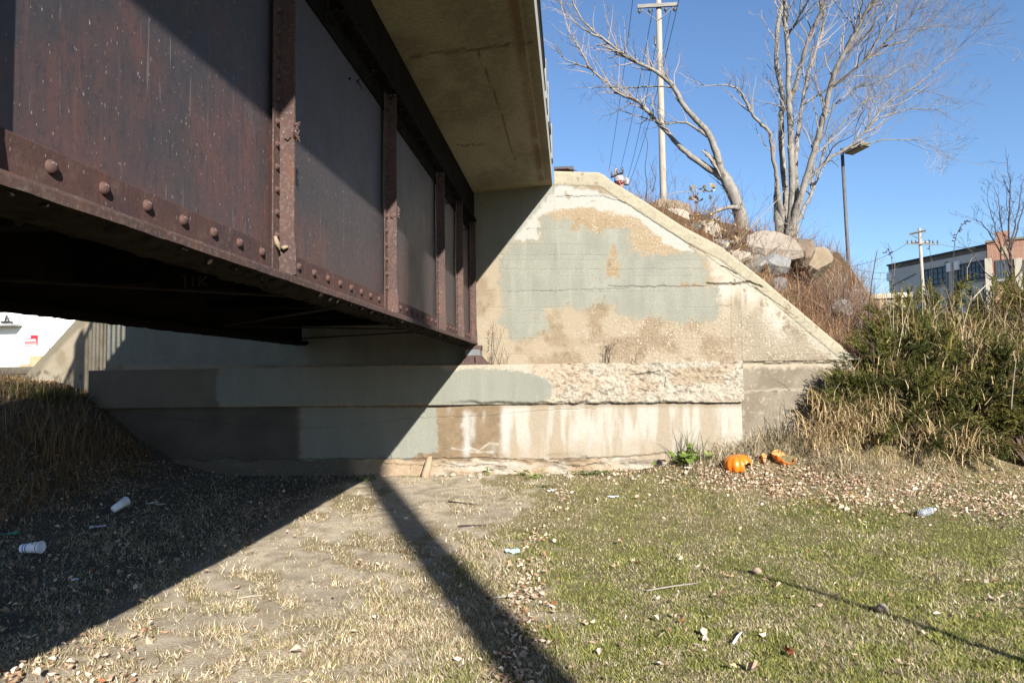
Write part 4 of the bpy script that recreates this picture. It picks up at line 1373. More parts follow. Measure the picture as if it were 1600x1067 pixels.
f = window(fr, RB, 1596, 1625, (407, 407), 437, 4, 2, mottled('violet_lit_glass', (.20, .15, .34), (.14, .10, .26), 2, .2, .05))  # violet light in this window put into the pane colour
window(fr, RB, 1594, 1625, (455, 455), 480, 4, 2)
for px_ in (1544.5, 1591, ):
    u, z = fr.hit(px_, 410); m = MB(); fr.box(m, u - .22, u + .22, 4, z + .3, .003, .10); m.build('pilaster', mottled('cream_trim', (.66, .6, .48), (.6, .52, .42), 3), RB)

LB = thing('low_building', 'low pale yellow block building half hidden behind the brushy slope', 'building', (22, 46, 0))
a, b = PY(1322, 462, 46), PY(1420, 463, 45)
fl = Facade((a.x, a.y), (b.x, b.y))
m = MB(); fl.box(m, 0, fl.L, 0, a.z - .3, -8, 0); m.build('wall', M_TANP, LB)
m = MB(); fl.box(m, -.2, fl.L + .2, a.z - .298, a.z, -8, .2); m.build('roof_edge', mottled('cream_fascia', (.7, .64, .5), (.62, .56, .42), 3), LB)
for k in range(5):
    u = fl.L * (k + .5) / 5
    m = MB(); fl.box(m, u - .5, u + .5, a.z - 2.6, a.z - .9, .004, .05); m.build('window', M_GLASS, LB)

# white building seen under the bridge
YWB = 30.0
WB = thing('white_building', 'bright white building wall seen through the gap beneath the bridge', 'building', (-29, YWB, 2))
a, b = PY(-700, 500, YWB), PY(360, 500, YWB)
zb = PY(40, 581, YWB).z
zgd = float(zground(np.array(-25.), np.array(28.)))
fw = Facade((a.x, YWB), (b.x, YWB))
m = MB(); fw.box(m, 0, fw.L, zgd - 1, 9.5, -12, 0); m.build('wall', M_WHITEP, WB)
m = MB(); fw.box(m, 0, fw.L, 9.502, 9.7, -12.1, .1); m.build('coping', M_TANK, WB)
u0, z0 = fw.hit(-60, 512); u1, z1 = fw.hit(36, 507)
m = MB(); fw.box(m, u0, u1, z0, z1, .003, .7); aw = m.build('awning', M_TANK, WB)
u, z = fw.hit(16, 502)
m = MB(); fw.box(m, u - .22, u + .22, z1 + .05, z1 + .16, .1, .3); m.tube([fw.m @ Vector((u - .1, .2, z1 + .1)), fw.m @ Vector((u + .05, .25, z1 + .42))], .05, 5); m.tube([fw.m @ Vector((u + .16, .2, z1 + .1)), fw.m @ Vector((u - .02, .25, z1 + .36))], .04, 5); m.build('floodlight', M_DARKM, aw)
m = MB(); q0, q1 = PY(57, 495, YWB - .1), PY(76, 545, YWB - .1)
m.tube([q0, q0.lerp(q1, .5) + Vector((.05, 0, 0)), q1], .03, 4); m.build('hanging_cable', M_TANK, WB)
for yy in (497.5,):
    u0, z = fw.hit(-60, yy); u1, _ = fw.hit(110, yy)
    m = MB(); fw.box(m, u0, u1, z - .02, z + .02, .003, .03); m.build('trim_strip', M_TANK, WB)
# sign
SG = thing('sign', 'red sign with white text panels fixed to the white building', 'sign', PY(49, 533, YWB - .06))
u0, z1 = fw.hit(39.5, 524); u1, z0 = fw.hit(59.5, 540)
m = MB(); fw.box(m, u0, u1, z0, z1, .01, .05); bd = m.build('board', mottled('sign_red', (.32, .015, .025), (.28, .012, .02), 3, .5, .05), SG)
M_SW = mottled('sign_white', (.42, .42, .42), (.38, .38, .38), 3, .6, .05); M_SK = mottled('sign_ink', (.16, .02, .03), (.2, .03, .04), 3, .6, .05)
W_ = u1 - u0; H_ = z1 - z0
rr = random.Random(4)
m = MB()
for f0, f1, a0, a1 in ((.04, .47, .70, .94), (.04, .86, .52, .64), (.04, .98, .30, .44) if 0 else (.04, .94, .385, .455), (.03, .97, .055, .13), (.03, .97, .20, .24)):
    fw.box(m, u0 + W_ * f0, u0 + W_ * f1, z0 + H_ * a0, z0 + H_ * a1, .0505, .056)
m.build('text_panel', M_SW, bd)
m = MB()
for f0, f1, a0 in ((.09, .42, .78), (.08, .82, .56), (.05, .95, .27)):
    u = f0
    while u < f1 - .03:
        w = rr.uniform(.02, .05); h = rr.uniform(.045, .075)
        fw.box(m, u0 + W_ * u, u0 + W_ * (u + w), z0 + H_ * a0, z0 + H_ * (a0 + h), .0565, .058); u += w + rr.uniform(.018, .04)
kind(m.build('small_lettering', M_SK, bd), 'stuff')
# boxes against it
M_CARD = mottled('cardboard', (.62, .42, .24), (.56, .38, .22), 4, .9, .2)
for lb, x0, x1, y0, y1 in (('tan cardboard box on the lower step beside the white wall', 33.5, 50, 568, 581), ('tan cardboard box set higher, against the sloping concrete wing', 48, 66, 555.5, 581)):
    p0, p1 = PY(x0, y1, YWB - .8), PY(x1, y0, YWB - .8)
    m = MB(); m.box((p0.x, YWB - .9, zb - .1), (p1.x, YWB - .02, p1.z)); o = m.build('cardboard_box', M_CARD, None, loc=(p0.x, YWB - .5, zb))
    bevel(o, .015); tag(o, lb, 'box')
# road before the white building
rx = np.arange(-60, -9, 1.0); ry = np.arange(16, 30, .5)
RX, RY = np.meshgrid(rx, ry, indexing='ij')
RZ = np.maximum(zground(RX, RY), 0) + .02
RZ = zb - .02 + (RZ * 0) - (30 - RY) * .02
kind(np_obj('road', np.stack([RX, RY, RZ], -1).reshape(-1, 3), grid_faces(len(rx), len(ry)), mottled('asphalt', (.13, .13, .135), (.17, .17, .17), 3, .9, .3)), 'structure')
# ------------------------------------------------------------------ boulders
def boulder(px, py, w, h, Y, label, c1, c2, seed, c3=None, sq=.0, squash=1.0):
    c = PY(px, py + 4, Y)
    s = Y / F_PX
    rx, rz = w * s / 2 * 1.22, h * s / 2 * 1.22
    bm = bmesh.new()
    bmesh.ops.create_icosphere(bm, subdivisions=5, radius=1)
    rr = random.Random(seed)
    planes = [(Vector((rr.gauss(0, 1), rr.gauss(0, 1), rr.gauss(0, 1))).normalized(), rr.uniform(.52, .84)) for _ in range(22)]
    for v in bm.verts:
        p = v.co.copy()
        for n, d in planes:
            k = p.dot(n) - d
            if k > 0:
                p -= n * k * .97
        p *= 1 + .05 * mnoise.noise(p * 1.6 + Vector((seed, 0, 0))) + .03 * mnoise.noise(p * 5 + Vector((seed, 3, 0))) + .022 * mnoise.noise(p * 15 + Vector((seed, 3, 0)))
        v.co = Vector((p.x * rx, p.y * max(rx, rz) * .9, p.z * rz))
    me = bpy.data.meshes.new('boulder'); bm.to_mesh(me); bm.free()
    o = bpy.data.objects.new('boulder', me); o.location = c
    COL.objects.link(o)
    me.materials.append(mottled('stone_%d' % seed, c1, c2, 2.6, .9, .7, .02, (1, 1, 1), c3, 14))
    return tag(o, label, 'boulder', 'boulders piled on the bank')


boulder(1207, 388, 78, 58, 12.4, 'big pale pinkish white boulder just left of the many-stemmed trunk foot', (.42, .36, .30), (.33, .28, .225), 1, (.26, .20, .155))
boulder(1250, 398, 46, 52, 12.6, 'rounded brown boulder between the pink boulder and the yellow one', (.30, .22, .15), (.21, .155, .11), 2)
boulder(1273, 405, 50, 50, 12.9, 'yellowish boulder at the right end of the row beneath the tree', (.36, .29, .20), (.28, .22, .15), 3, (.30, .19, .12))
boulder(1206, 410, 52, 42, 12.0, 'flat grey boulder leaning under the big pink one', (.34, .34, .34), (.26, .26, .255), 4)
boulder(1181, 408, 40, 36, 12.1, 'olive grey boulder in the brush left of the flat grey one', (.27, .245, .2), (.2, .18, .15), 5)
boulder(1190, 384, 30, 26, 12.7, 'small dark mossy boulder tucked behind the pink one', (.2, .185, .14), (.13, .12, .09), 6)
boulder(1213, 441, 34, 26, 11.6, 'small blue grey boulder half buried low against the wall coping', (.25, .25, .26), (.19, .185, .19), 7)
boulder(1040, 332, 84, 56, 12.4, 'broad tan boulder at the foot of the tall utility pole', (.36, .29, .2), (.27, .215, .15), 8, (.2, .15, .1))
boulder(1092, 352, 42, 30, 12.2, 'grey brown boulder under dead leaves between pole and leaning tree', (.29, .25, .2), (.22, .19, .15), 9)
boulder(1360, 542, 56, 42, 11.6, 'dull brown boulder low on the slope beside the juniper', (.24, .185, .14), (.17, .13, .1), 10)
boulder(1315, 480, 40, 30, 12.6, 'grey boulder buried in red brush at the right of the slope', (.29, .25, .22), (.2, .175, .15), 11)

# ------------------------------------------------------------------ blades, leaves, sprays
def unit(v):
    return v / np.maximum(np.linalg.norm(v, axis=-1, keepdims=True), 1e-9)


def blades(name, P, H, W, lean, bend, C, mat, rng, parent=None, az=None, K=3):
    """curved grass blades: root P (N,3), length H, width W, lean angle from upright, extra bend"""
    N = len(P)
    az = rng.uniform(0, 2 * np.pi, N) if az is None else az
    d = np.stack([np.cos(az), np.sin(az), 0 * az], -1)
    side = np.stack([-np.sin(az), np.cos(az), 0 * az], -1)
    tw = rng.uniform(-.9, .9, N)[:, None]
    side = unit(side + d * tw)
    up = np.array([0, 0, 1.0])
    pts = [P]
    a = lean.copy()
    q = P
    for k in range(K):
        dirv = d * np.sin(a)[:, None] + up * np.cos(a)[:, None]
        q = q + dirv * (H / K)[:, None]
        a = a + bend / K
        pts.append(q)
    ws = [1.0, .9, .6]
    V = []
    for k in range(K):
        V.append(pts[k] - side * (W * ws[k] / 2)[:, None]); V.append(pts[k] + side * (W * ws[k] / 2)[:, None])
    V.append(pts[K])
    V = np.stack(V, 1)
    n = V.shape[1]
    b = np.arange(N)[:, None] * n
    qd = np.concatenate([b + np.array([[2 * k, 2 * k + 1, 2 * k + 3, 2 * k + 2]]) for k in range(K - 1)])
    tr = b + np.array([[2 * K - 2, 2 * K - 1, 2 * K]])
    col = np.repeat(C[:, None, :], n, 1).reshape(-1, 3)
    return np_obj(name, V.reshape(-1, 3), [qd, tr], mat, parent, col)


def leaves(name, P, S, C, mat, rng, parent=None, flat=.5, curl=.5, thin=1.0):
    N = len(P)
    nrm = unit(np.stack([rng.normal(0, flat, N), rng.normal(0, flat, N), np.ones(N)], -1))
    t = unit(np.cross(nrm, rng.normal(0, 1, (N, 3))))
    s = np.cross(nrm, t)
    cu = rng.uniform(-curl, curl * 1.4, N)[:, None]; asp = rng.uniform(.45, .85, N)[:, None] * thin
    S = S[:, None]
    V = np.stack([P - t * S, P - t * S * .3 + s * S * asp + nrm * S * cu, P - t * S * .25 - s * S * asp + nrm * S * cu * .7, P + t * S * .45 + s * S * asp * .75 + nrm * S * cu * .9, P + t * S * .4 - s * S * asp * .8 + nrm * S * cu, P + t * S * 1.1 + nrm * S * cu * rng.uniform(-.5, 1, N)[:, None], P + nrm * 0], 1)
    b = np.arange(N)[:, None] * 7
    tri = np.concatenate([b + np.array([x]) for x in ([[0, 6, 1], [0, 2, 6], [1, 6, 3], [2, 4, 6], [3, 6, 5], [6, 4, 5]])])
    col = np.repeat(C[:, None, :], 7, 1).reshape(-1, 3)
    return np_obj(name, V.reshape(-1, 3), tri, mat, parent, col)


M_BLADE = blade_mat('dry_blade', .25); M_LEAF = blade_mat('dead_leaf', .2)
M_GLEAF = blade_mat('green_leaf', .3, .5)


def palette(rng, N, cols, w, jit=.22):
    cols = np.array(cols); i = rng.choice(len(cols), N, p=np.array(w) / sum(w))
    return cols[i] * (1 + rng.normal(0, jit, N))[:, None].clip(.4, 1.7)


STRAW = [A(220, 204, 174, .62), A(198, 179, 146, .62), A(174, 150, 116, .6), A(232, 221, 198, .66)]
GREEN = [A(118, 122, 62, .74), A(146, 142, 82, .78), A(96, 106, 54, .72)]


def on_ground(px, py):
    """where the photo's ray through px, py first meets the ground"""
    px = np.asarray(px, float); py = np.asarray(py, float); n = len(px)
    if n > 5000:                                         # the near ground is almost level
        near = py > 800
        X = np.zeros(n); Y = np.zeros(n); Z = np.zeros(n)
        X[~near], Y[~near], Z[~near] = on_ground(px[~near], py[~near]) if 0 < (~near).sum() <= 5000 else on_far(px[~near], py[~near])
        dd = np.stack([(px[near] - 800) / F_PX, (533.5 - py[near]) / F_PX, -np.ones(near.sum())], -1) @ R3.T
        z = np.zeros(near.sum())
        for _ in range(2):
            t = (z - CAM_Z) / dd[:, 2]; z = zground(dd[:, 0] * t, dd[:, 1] * t)
        t = (z - CAM_Z) / dd[:, 2]
        X[near], Y[near] = dd[:, 0] * t, dd[:, 1] * t; Z[near] = zground(X[near], Y[near])
        return X, Y, Z
    return on_far(px, py)


def on_far(px, py):
    n = len(px)
    d = np.stack([(px - 800) / F_PX, (533.5 - py) / F_PX, -np.ones(n)], -1) @ R3.T
    d = d / d[:, 1:2]
    Y = np.full(n, 12.0); done = np.zeros(n, bool)
    tz = CAM_Z / np.maximum(-d[:, 2], .02)              # flat-ground depth
    lo = np.minimum(tz, 12.0) * .72
    for k in range(15):
        y = lo + (np.minimum(tz, 12.0) * 1.02 - lo) * k / 14
        g = zground(d[:, 0] * y, y)
        hit = (~done) & (CAM_Z + d[:, 2] * y <= g)
        Y[hit] = y[hit]; done |= hit
    st = (np.minimum(tz, 12.0) * 1.02 - lo) / 14
    hi_ = np.where(done, Y, np.minimum(tz, 12.0)); lo_ = hi_ - st
    for _ in range(5):                                   # bisect
        md = (hi_ + lo_) / 2
        under = CAM_Z + d[:, 2] * md <= zground(d[:, 0] * md, md)
        hi_ = np.where(under, md, hi_); lo_ = np.where(under, lo_, md)
    Y = np.where(done, hi_, np.minimum(tz, 12.0))
    X = d[:, 0] * Y
    return X, Y, zground(X, Y)


def ongr(x, y):
    X, Y, Z = on_ground([x], [y]); return Vector((X[0], Y[0], Z[0]))


# short lawn and straw
N = 1150000
px = RNG.uniform(-260, 1860, N); py = 722 + (1290 - 722) * RNG.random(N) ** 1.15
dn = grass_density(px, py)
keep = RNG.random(N) < dn
px, py = px[keep], py[keep]
X, Y, Z = on_ground(px, py)
ok = (Y < 10.22) & (Y > .9) & (np.abs(X) < 12)
X, Y, Z, px, py = X[ok], Y[ok], Z[ok], px[ok], py[ok]
N = len(X)
gk = greenness(px, py)
pat = sst(.38, .66, fbm(px / 55, py / 20, 4, 55)); isg = RNG.random(N) < gk * (.30 + .58 * pat)
C = np.where(isg[:, None], palette(RNG, N, GREEN, [4, 4, 3]), palette(RNG, N, STRAW, [3, 4, 3, 1.5]))
lush = sst(740, 920, px + 60 * (fbm(px / 60, py / 24, 3, 58) - .5)) * sst(770, 840, py)
C = C * (1 + .12 * lush * isg - .12 * lush * ~isg)[:, None] * (.70 + .60 * fbm(px / 24, py / 9, 3, 57))[:, None]
ns = fbm(X * 1.4, Y * 1.4, 4, 400)
H = RNG.uniform(.02, .062, N) * (1 + .5 * sst(.5, .7, ns)) * (1 - .40 * lush)
W = RNG.uniform(.0022, .0046, N) * (1 + .06 * Y)
lean = np.abs(RNG.normal(1.15, .33, N)); lean = np.where(isg, lean * .75, lean)
kind(blades('grass', np.stack([X, Y, Z - .004], -1), H, W, np.clip(lean, .1, 1.5), RNG.uniform(-.2, .7, N), C, M_BLADE, RNG, K=2), 'stuff', 'short dry and green grass covering the ground')

# fallen leaves
def leaf_field(N, fn, size=(.018, .04)):
    px = RNG.uniform(-200, 1800, N); py = 715 + (1200 - 715) * RNG.random(N) ** 1.4
    k = RNG.random(N) < fn(px, py)
    X, Y, Z = on_ground(px[k], py[k])
    ok = (Y < 10.25) & (np.abs(X) < 12)
    return X[ok], Y[ok], Z[ok]


def leaf_p(px, py):
    r = np.exp(-(pdist(px, py, LEAFRIDGE) / (14 + (py - 760) * .06)) ** 2) * .42
    b = np.exp(-(pdist(px, py, LEAFBAND) / 27) ** 2) * 1.0 * sst(860, 1150, px)
    lf = .03 * (px < 560 - (py - 752) * 1.83)
    bl = .05 * sst(960, 1040, py) * sst(330, 120, px)
    n = sst(.35, .7, fbm(px / 40, py / 16, 3, 410))
    return np.clip((r + b + lf + bl) * (.3 + n) + .004 + .02 * sst(.62, .72, fbm(px / 50, py / 20, 3, 417)), 0, 1)


X, Y, Z = leaf_field(130000, leaf_p)
N = len(X)
LEAFC = [A(220, 192, 166, .6), A(204, 174, 146, .6), A(170, 136, 108, .55), A(232, 212, 190, .6), A(170, 110, 74, .5), A(212, 160, 90, .5)]
C = palette(RNG, N, LEAFC, [4, 4, 3, 3, .3, .2])
S = RNG.uniform(.009, .023, N) * np.where(RNG.random(N) < .08, 1.5, 1)
kind(leaves('fallen_leaves', np.stack([X, Y, Z + .018 + RNG.random(N) * .024], -1), S, C, M_LEAF, RNG, None, .55, .8), 'stuff', 'pinkish tan dead leaves scattered over the grass')

# leaf litter and crumbs along the sunlit left bank and wall foot
N = 7000
X = RNG.uniform(-14, -6.3, N); Y = RNG.uniform(5.5, 14, N)
Z = zland(X, Y)
k = RNG.random(N) < .8
C = palette(RNG, N, [A(196, 150, 100), A(160, 118, 78), A(214, 176, 130), A(120, 88, 58)], [3, 3, 2, 2])
kind(leaves('leaf_litter', np.stack([X, Y, Z + .02], -1), RNG.uniform(.015, .04, N), C, M_LEAF, RNG, None, .6, .7), 'stuff', 'dead leaf litter on the bank left of the bridge')

# tall dead grass on the left bank, mostly in the bridge's shade
N = 9000
px = RNG.uniform(-260, 215, N); Y = RNG.uniform(6.6, 10.9, N)
X = (px - 892) / 1067 * Y
Z = zground(X, Y)
foot = np.interp(X, [-12, -7.2, -6.4, -5.9], [1, 1, .65, 0])
k = (RNG.random(N) < foot * (.35 + .65 * sst(.4, .6, fbm(X * 2, Y * 2, 3, 430)))) & ((Y < 10.2) | (X < -7.7)) & ~((X > -7.9) & (Y > 10.0))
X, Y, Z = X[k], Y[k], Z[k]; N = len(X)
H = RNG.uniform(.3, .95, N) * np.interp(X, [-9, -6.6, -5.9], [1, .8, .45]) * np.interp(Y, [6, 8.8, 10.4], [1, .85, .32])
kind(blades('tall_dead_grass', np.stack([X, Y, Z - .01], -1), H, RNG.uniform(.005, .010, N), np.abs(RNG.normal(.35, .3, N)), RNG.uniform(.1, 1.5, N), palette(RNG, N, [A(190, 160, 116), A(160, 130, 90), A(206, 184, 146)], [3, 3, 1]) * 1.35, M_BLADE, RNG), 'stuff', 'tall dead grass on the shaded bank beneath the bridge')
N = 700
X = RNG.uniform(-8.6, -7.5, N); Y = RNG.uniform(9.4, 10.4, N); Z = zground(X, Y)
kind(blades('green_weeds', np.stack([X, Y, Z], -1), RNG.uniform(.08, .22, N), RNG.uniform(.006, .012, N), np.abs(RNG.normal(.5, .3, N)), RNG.uniform(.2, 1.2, N), palette(RNG, N, [A(120, 140, 60), A(96, 120, 44)], [1, 1]), M_GLEAF, RNG), 'stuff', 'green weeds in the sunlit patch at the left bank')

# weeds and straw along the right wall foot and before the junipers
def tuft_field(N, pts, spread, rng):
    i = rng.integers(0, len(pts), N)
    P = np.array([[p[0], p[1]] for p in pts])[i] + rng.normal(0, spread, (N, 2))
    return P[:, 0], P[:, 1]


pts = [ongr(x, y) for x, y in ((1110, 722), (1140, 715), (1180, 712), (1210, 706), (1240, 705), (1265, 712), (1290, 722), (1320, 730), (1170, 700), (1230, 695))]
pts = [Vector((p.x, min(p.y, 10.25), 0)) for p in pts]
PUMP = [ongr(1153, 731), ongr(1225, 722), ongr(1201, 722)]
X, Y = tuft_field(5200, pts, .24, RNG); k = Y < 10.5
for q_ in PUMP:
    k &= ~((np.abs(X - q_.x) < .34) & (Y < q_.y + .12))
X, Y = X[k], np.minimum(Y[k], 10.5); Z = zground(X, Y); N = len(X)
C = palette(RNG, N, STRAW + [A(120, 124, 60)], [3, 3, 2, 2, 2.2])
kind(blades('wall_foot_grass', np.stack([X, Y, Z - .01], -1), RNG.uniform(.10, .46, N), RNG.uniform(.004, .008, N), np.abs(RNG.normal(.85, .4, N)), RNG.uniform(.2, 2.2, N), C, M_BLADE, RNG), 'stuff', 'dry straw and weeds heaped along the foot of the wing wall')

X = RNG.uniform(3.0, 9.5, 4200); Y = 9.95 + RNG.normal(0, .25, 4200) - .02 * (X - 5) ** 2; Z = zground(X, Y)
k = sst(.42, .62, fbm(X * 1.5, Y * 1.5, 3, 440)) * np.interp(X, [5, 7], [1, .45]) > RNG.random(len(X))
for q_ in PUMP:
    k &= ~((np.abs(X - q_.x) < .36) & (Y < q_.y + .12))
X, Y, Z = X[k], Y[k], Z[k]; N = len(X)
kind(blades('dry_tussocks', np.stack([X, Y, Z - .01], -1), RNG.uniform(.12, .46, N), RNG.uniform(.004, .009, N), np.abs(RNG.normal(.6, .4, N)), RNG.uniform(.6, 2.6, N), palette(RNG, N, STRAW + [A(110, 116, 56)], [3, 3, 2, 2, .9]), M_BLADE, RNG), 'stuff', 'curling dead grass in front of the junipers')

# ------------------------------------------------------------------ junipers
M_JUN = blade_mat('juniper_needles', .15, .6)
M_JSTEM = mottled('juniper_stem', (.16, .11, .08), (.1, .07, .05), 12, .9, .4)


def juniper(c, rx, ry, h, ntw, label, seed, tone=1.0, lean=(0, 0)):
    rng = np.random.default_rng(seed)
    base = Vector((c.x, c.y, float(zground(np.array(c.x), np.array(c.y))) - .05))
    T = thing('juniper_shrub', label, 'shrub', base, 'junipers on the right bank')
    # plumes: boughs fanning from the base; twigs along the outer two thirds of each
    nb = max(12, ntw // 26)
    st = MB()
    VP, TD, LL, CC = [], [], [], []
    GA = np.array([A(128, 126, 62, .52), A(106, 110, 54, .52), A(82, 92, 46, .52), A(150, 138, 78, .52), A(146, 120, 76, .52)]) * tone
    for b in range(nb):
        az = rng.uniform(0, 2 * np.pi); el = rng.uniform(.12, 1.45)
        e = np.array([np.cos(az) * np.cos(el) * rx + lean[0] * h * np.sin(el), np.sin(az) * np.cos(el) * ry + lean[1] * h * np.sin(el), np.sin(el) * h * rng.uniform(.75, 1.1)])
        n = 9
        tt = np.linspace(0, 1, n)
        arch = e[None] * tt[:, None] + np.array([0, 0, 1])[None] * (np.sin(tt * np.pi) * .16 * h)[:, None]
        pts = [base + Vector(p) for p in arch]
        st.tube(pts, [.022 * (1 - .85 * t) for t in tt], 4, False)
        bc = rng.choice(5, p=[.30, .30, .22, .12, .06])
        k = ntw // nb
        for q in range(k):
            t = rng.uniform(.22, 1.0) ** .7
            i = min(n - 2, int(t * (n - 1))); f = t * (n - 1) - i
            p = arch[i] * (1 - f) + arch[i + 1] * f
            d = arch[i + 1] - arch[i]; d = d / (np.linalg.norm(d) + 1e-9)
            d = d + rng.normal(0, .42, 3) + np.array([0, 0, .10]); d /= np.linalg.norm(d)
            VP.append(np.array(base) + p); TD.append(d); LL.append(rng.uniform(.16, .40) * (1.15 - .4 * t))
            CC.append(GA[bc] * rng.uniform(.7, 1.3))
    VP, TD, LL, CC = map(np.array, (VP, TD, LL, CC))
    n = len(VP); m = 46
    s = rng.uniform(.04, 1.0, (n, m)) ** .85
    root = VP[:, None] + TD[:, None] * (LL[:, None] * s)[..., None] + np.array([0, 0, -.25]) * (LL[:, None] * s * s * .35)[..., None]
    dd = TD[:, None] * 1.0 + rng.normal(0, .42, (n, m, 3)); dd = unit(dd)
    side = unit(np.cross(dd, rng.normal(0, 1, (n, m, 3))))
    ln = rng.uniform(.028, .062, (n, m)) * (1.15 - .5 * s); wd = rng.uniform(.0032, .006, (n, m))
    a = root - side * wd[..., None]; b_ = root + side * wd[..., None]; t = root + dd * ln[..., None]
    V = np.stack([a, b_, t], 2).reshape(-1, 3)
    C = np.repeat(np.repeat(CC[:, None], m, 1) * rng.uniform(.75, 1.25, (n, m, 1)), 3, 1).reshape(-1, 3)
    np_obj('foliage', V, np.arange(len(V)).reshape(-1, 3), M_JUN, T, C)
    st.build('stems', M_JSTEM, T, True)
    return T


JD = [
    (1352, 665, 10.25, .58, .5, .95, 700, 'small juniper sprawling against the end of the wing wall', .95, (-.25, -.1)),
    (1400, 640, 10.7, .95, .7, 1.55, 1100, 'juniper with long plumes just right of the wing wall tip', .95, (-.15, -.1)),
    (1425, 700, 10.1, .85, .6, 1.15, 1000, 'low juniper threaded with dead grass at the front of the bank', .82, (-.1, -.1)),
    (1480, 660, 10.7, 1.0, .7, 1.65, 1200, 'broad bright juniper in the middle of the bank', 1.0, (-.25, -.1)),
    (1515, 710, 10.15, .95, .6, 1.25, 1100, 'dark juniper behind the fallen straw at the front', .78, (.0, -.1)),
    (1570, 690, 10.4, 1.0, .7, 1.6, 1200, 'dark juniper filling the right edge above the leaf band', .8, (.0, -.1)),
    (1610, 730, 10.0, .9, .6, 1.3, 1000, 'lowest juniper at the extreme right edge', .78, (0, 0)),
    (1425, 530, 11.7, .95, .8, 1.55, 900, 'reddish green juniper at the top left of the bank, before the grey building', .95, (-.05, 0)),
    (1475, 530, 12.0, .9, .8, 1.75, 900, 'upright juniper in front of the two-armed pole', 1.0, (0, 0)),
    (1545, 540, 12.0, 1.1, .8, 1.65, 1000, 'olive juniper under the red brick building', .95, (0, 0)),
    (1612, 540, 11.8, 1.1, .8, 2.05, 1000, 'tallest juniper cut by the right edge below the sapling', .95, (-.1, 0)),
]
for k, (x, y, Yj, rx, ry, h, nt, lb, tone, ln) in enumerate(JD):
    p = PY(x, y, Yj)
    juniper(p, rx, ry, h, nt, lb, 500 + k, tone, ln)

# dead stalks standing up through the junipers
rng = np.random.default_rng(77)
N = 150
px_ = rng.uniform(1370, 1640, N); Y = rng.uniform(10.2, 12.2, N); X = np.array([PY(a, 600, b).x for a, b in zip(px_, Y)])
Z = zground(X, Y) + .3
kind(blades('dead_stalks', np.stack([X, Y, Z], -1), rng.uniform(.9, 1.9, N), rng.uniform(.008, .014, N), np.abs(rng.normal(.06, .08, N)), rng.uniform(0, .5, N), palette(rng, N, STRAW, [2, 3, 3, 1]), M_BLADE, rng), 'stuff', 'thin dead stalks rising through the junipers')
# pale straw drapes lying on them
def drape(cx, cy, Yd, n, sp, hh, seed):
    rng = np.random.default_rng(seed)
    c = PY(cx, cy, Yd)
    P = np.array(c)[None] + rng.normal(0, 1, (n, 3)) * np.array([sp, .18, sp * .5])
    return P, rng.uniform(.25, hh, n), np.abs(rng.normal(.7, .5, n)), rng.uniform(.5, 2.6, n)


PP = [drape(*a) for a in ((1510, 500, 11.2, 120, .5, .8, 10), (1440, 560, 10.5, 110, .4, .7, 11), (1575, 520, 10.9, 120, .35, .8, 12), (1370, 600, 10.2, 130, .3, .5, 13), (1540, 555, 10.6, 420, .36, .75, 1), (1475, 610, 10.1, 170, .32, .55, 2), (1420, 640, 9.9, 170, .36, .55, 3), (1325, 655, 9.9, 620, .30, .5, 4), (1295, 690, 9.95, 420, .26, .42, 5), (1450, 700, 9.8, 130, .3, .5, 6), (1510, 700, 9.8, 340, .26, .5, 7), (1560, 600, 10.2, 90, .4, .5, 8), (1390, 690, 9.85, 170, .3, .45, 9))]
P = np.concatenate([a[0] for a in PP]); N = len(P)
kind(blades('draped_straw', P, np.concatenate([a[1] for a in PP]), RNG.uniform(.005, .011, N), np.concatenate([a[2] for a in PP]), np.concatenate([a[3] for a in PP]), palette(RNG, N, [A(230, 206, 162, .5), A(214, 186, 138, .5), A(192, 160, 114, .5)], [3, 3, 2]), M_BLADE, RNG), 'stuff', 'pale dead grass draped over the junipers')

# tall seed-head stalks and sticks against the sky: each its own
def stalk(pl, Y, r, label, heads=0, mat=None, seed=1, name='weed_stalk'):
    rr = random.Random(seed)
    m = MB(); pts = smooth_line([PY(x, y, Y) for x, y in pl], 4)
    n = len(pts)
    m.tube(pts, [r * (1 - .6 * i / n) for i in range(n)], 5)
    for k in range(heads):
        p = pts[min(n - 1, int(n * (.45 + .5 * k / heads)))]
        d = Vector((rr.uniform(-1, 1), rr.uniform(-1, 1), rr.uniform(-.6, .6))).normalized()
        m.tube([p, p + d * .03, p + d * .05], [.004, .012, .002], 5)
    return tag(m.build(name, mat or M_DTWIG, None, True, loc=pts[0]), label, 'plant')


stalk([(1489, 520), (1489, 440), (1491, 385), (1497, 362), (1508, 348), (1518, 345)], 11.5, .007, 'arching seed stalk curving over the grey building roof', 16, None, 1)
stalk([(1393, 470), (1394, 420), (1392, 398), (1387, 391), (1382, 396)], 11.5, .006, 'short hooked seed stalk left of the two-armed pole', 8, None, 2)
stalk([(1357, 500), (1361, 450), (1368, 405), (1371, 392)], 11.5, .011, 'dark bare stick standing in the gap left of the grey building', 0, M_DTWIG, 3, 'bare_stick')
stalk([(1517, 470), (1532, 454), (1549, 438)], 11.3, .011, 'pale straight cane slanting in front of the brick building', 0, mottled('pale_cane', (.62, .58, .5), (.55, .5, .42), 9), 4, 'bare_stick')
stalk([(1455, 480), (1456, 430), (1453, 390), (1450, 372)], 11.6, .005, 'thin seed stalk right beside the two-armed pole', 6, None, 5)
stalk([(1580, 640), (1583, 600), (1588, 560)], 9.3, .008, 'grey stick leaning in the dark juniper at the right edge', 0, M_TWIG, 6, 'bare_stick')

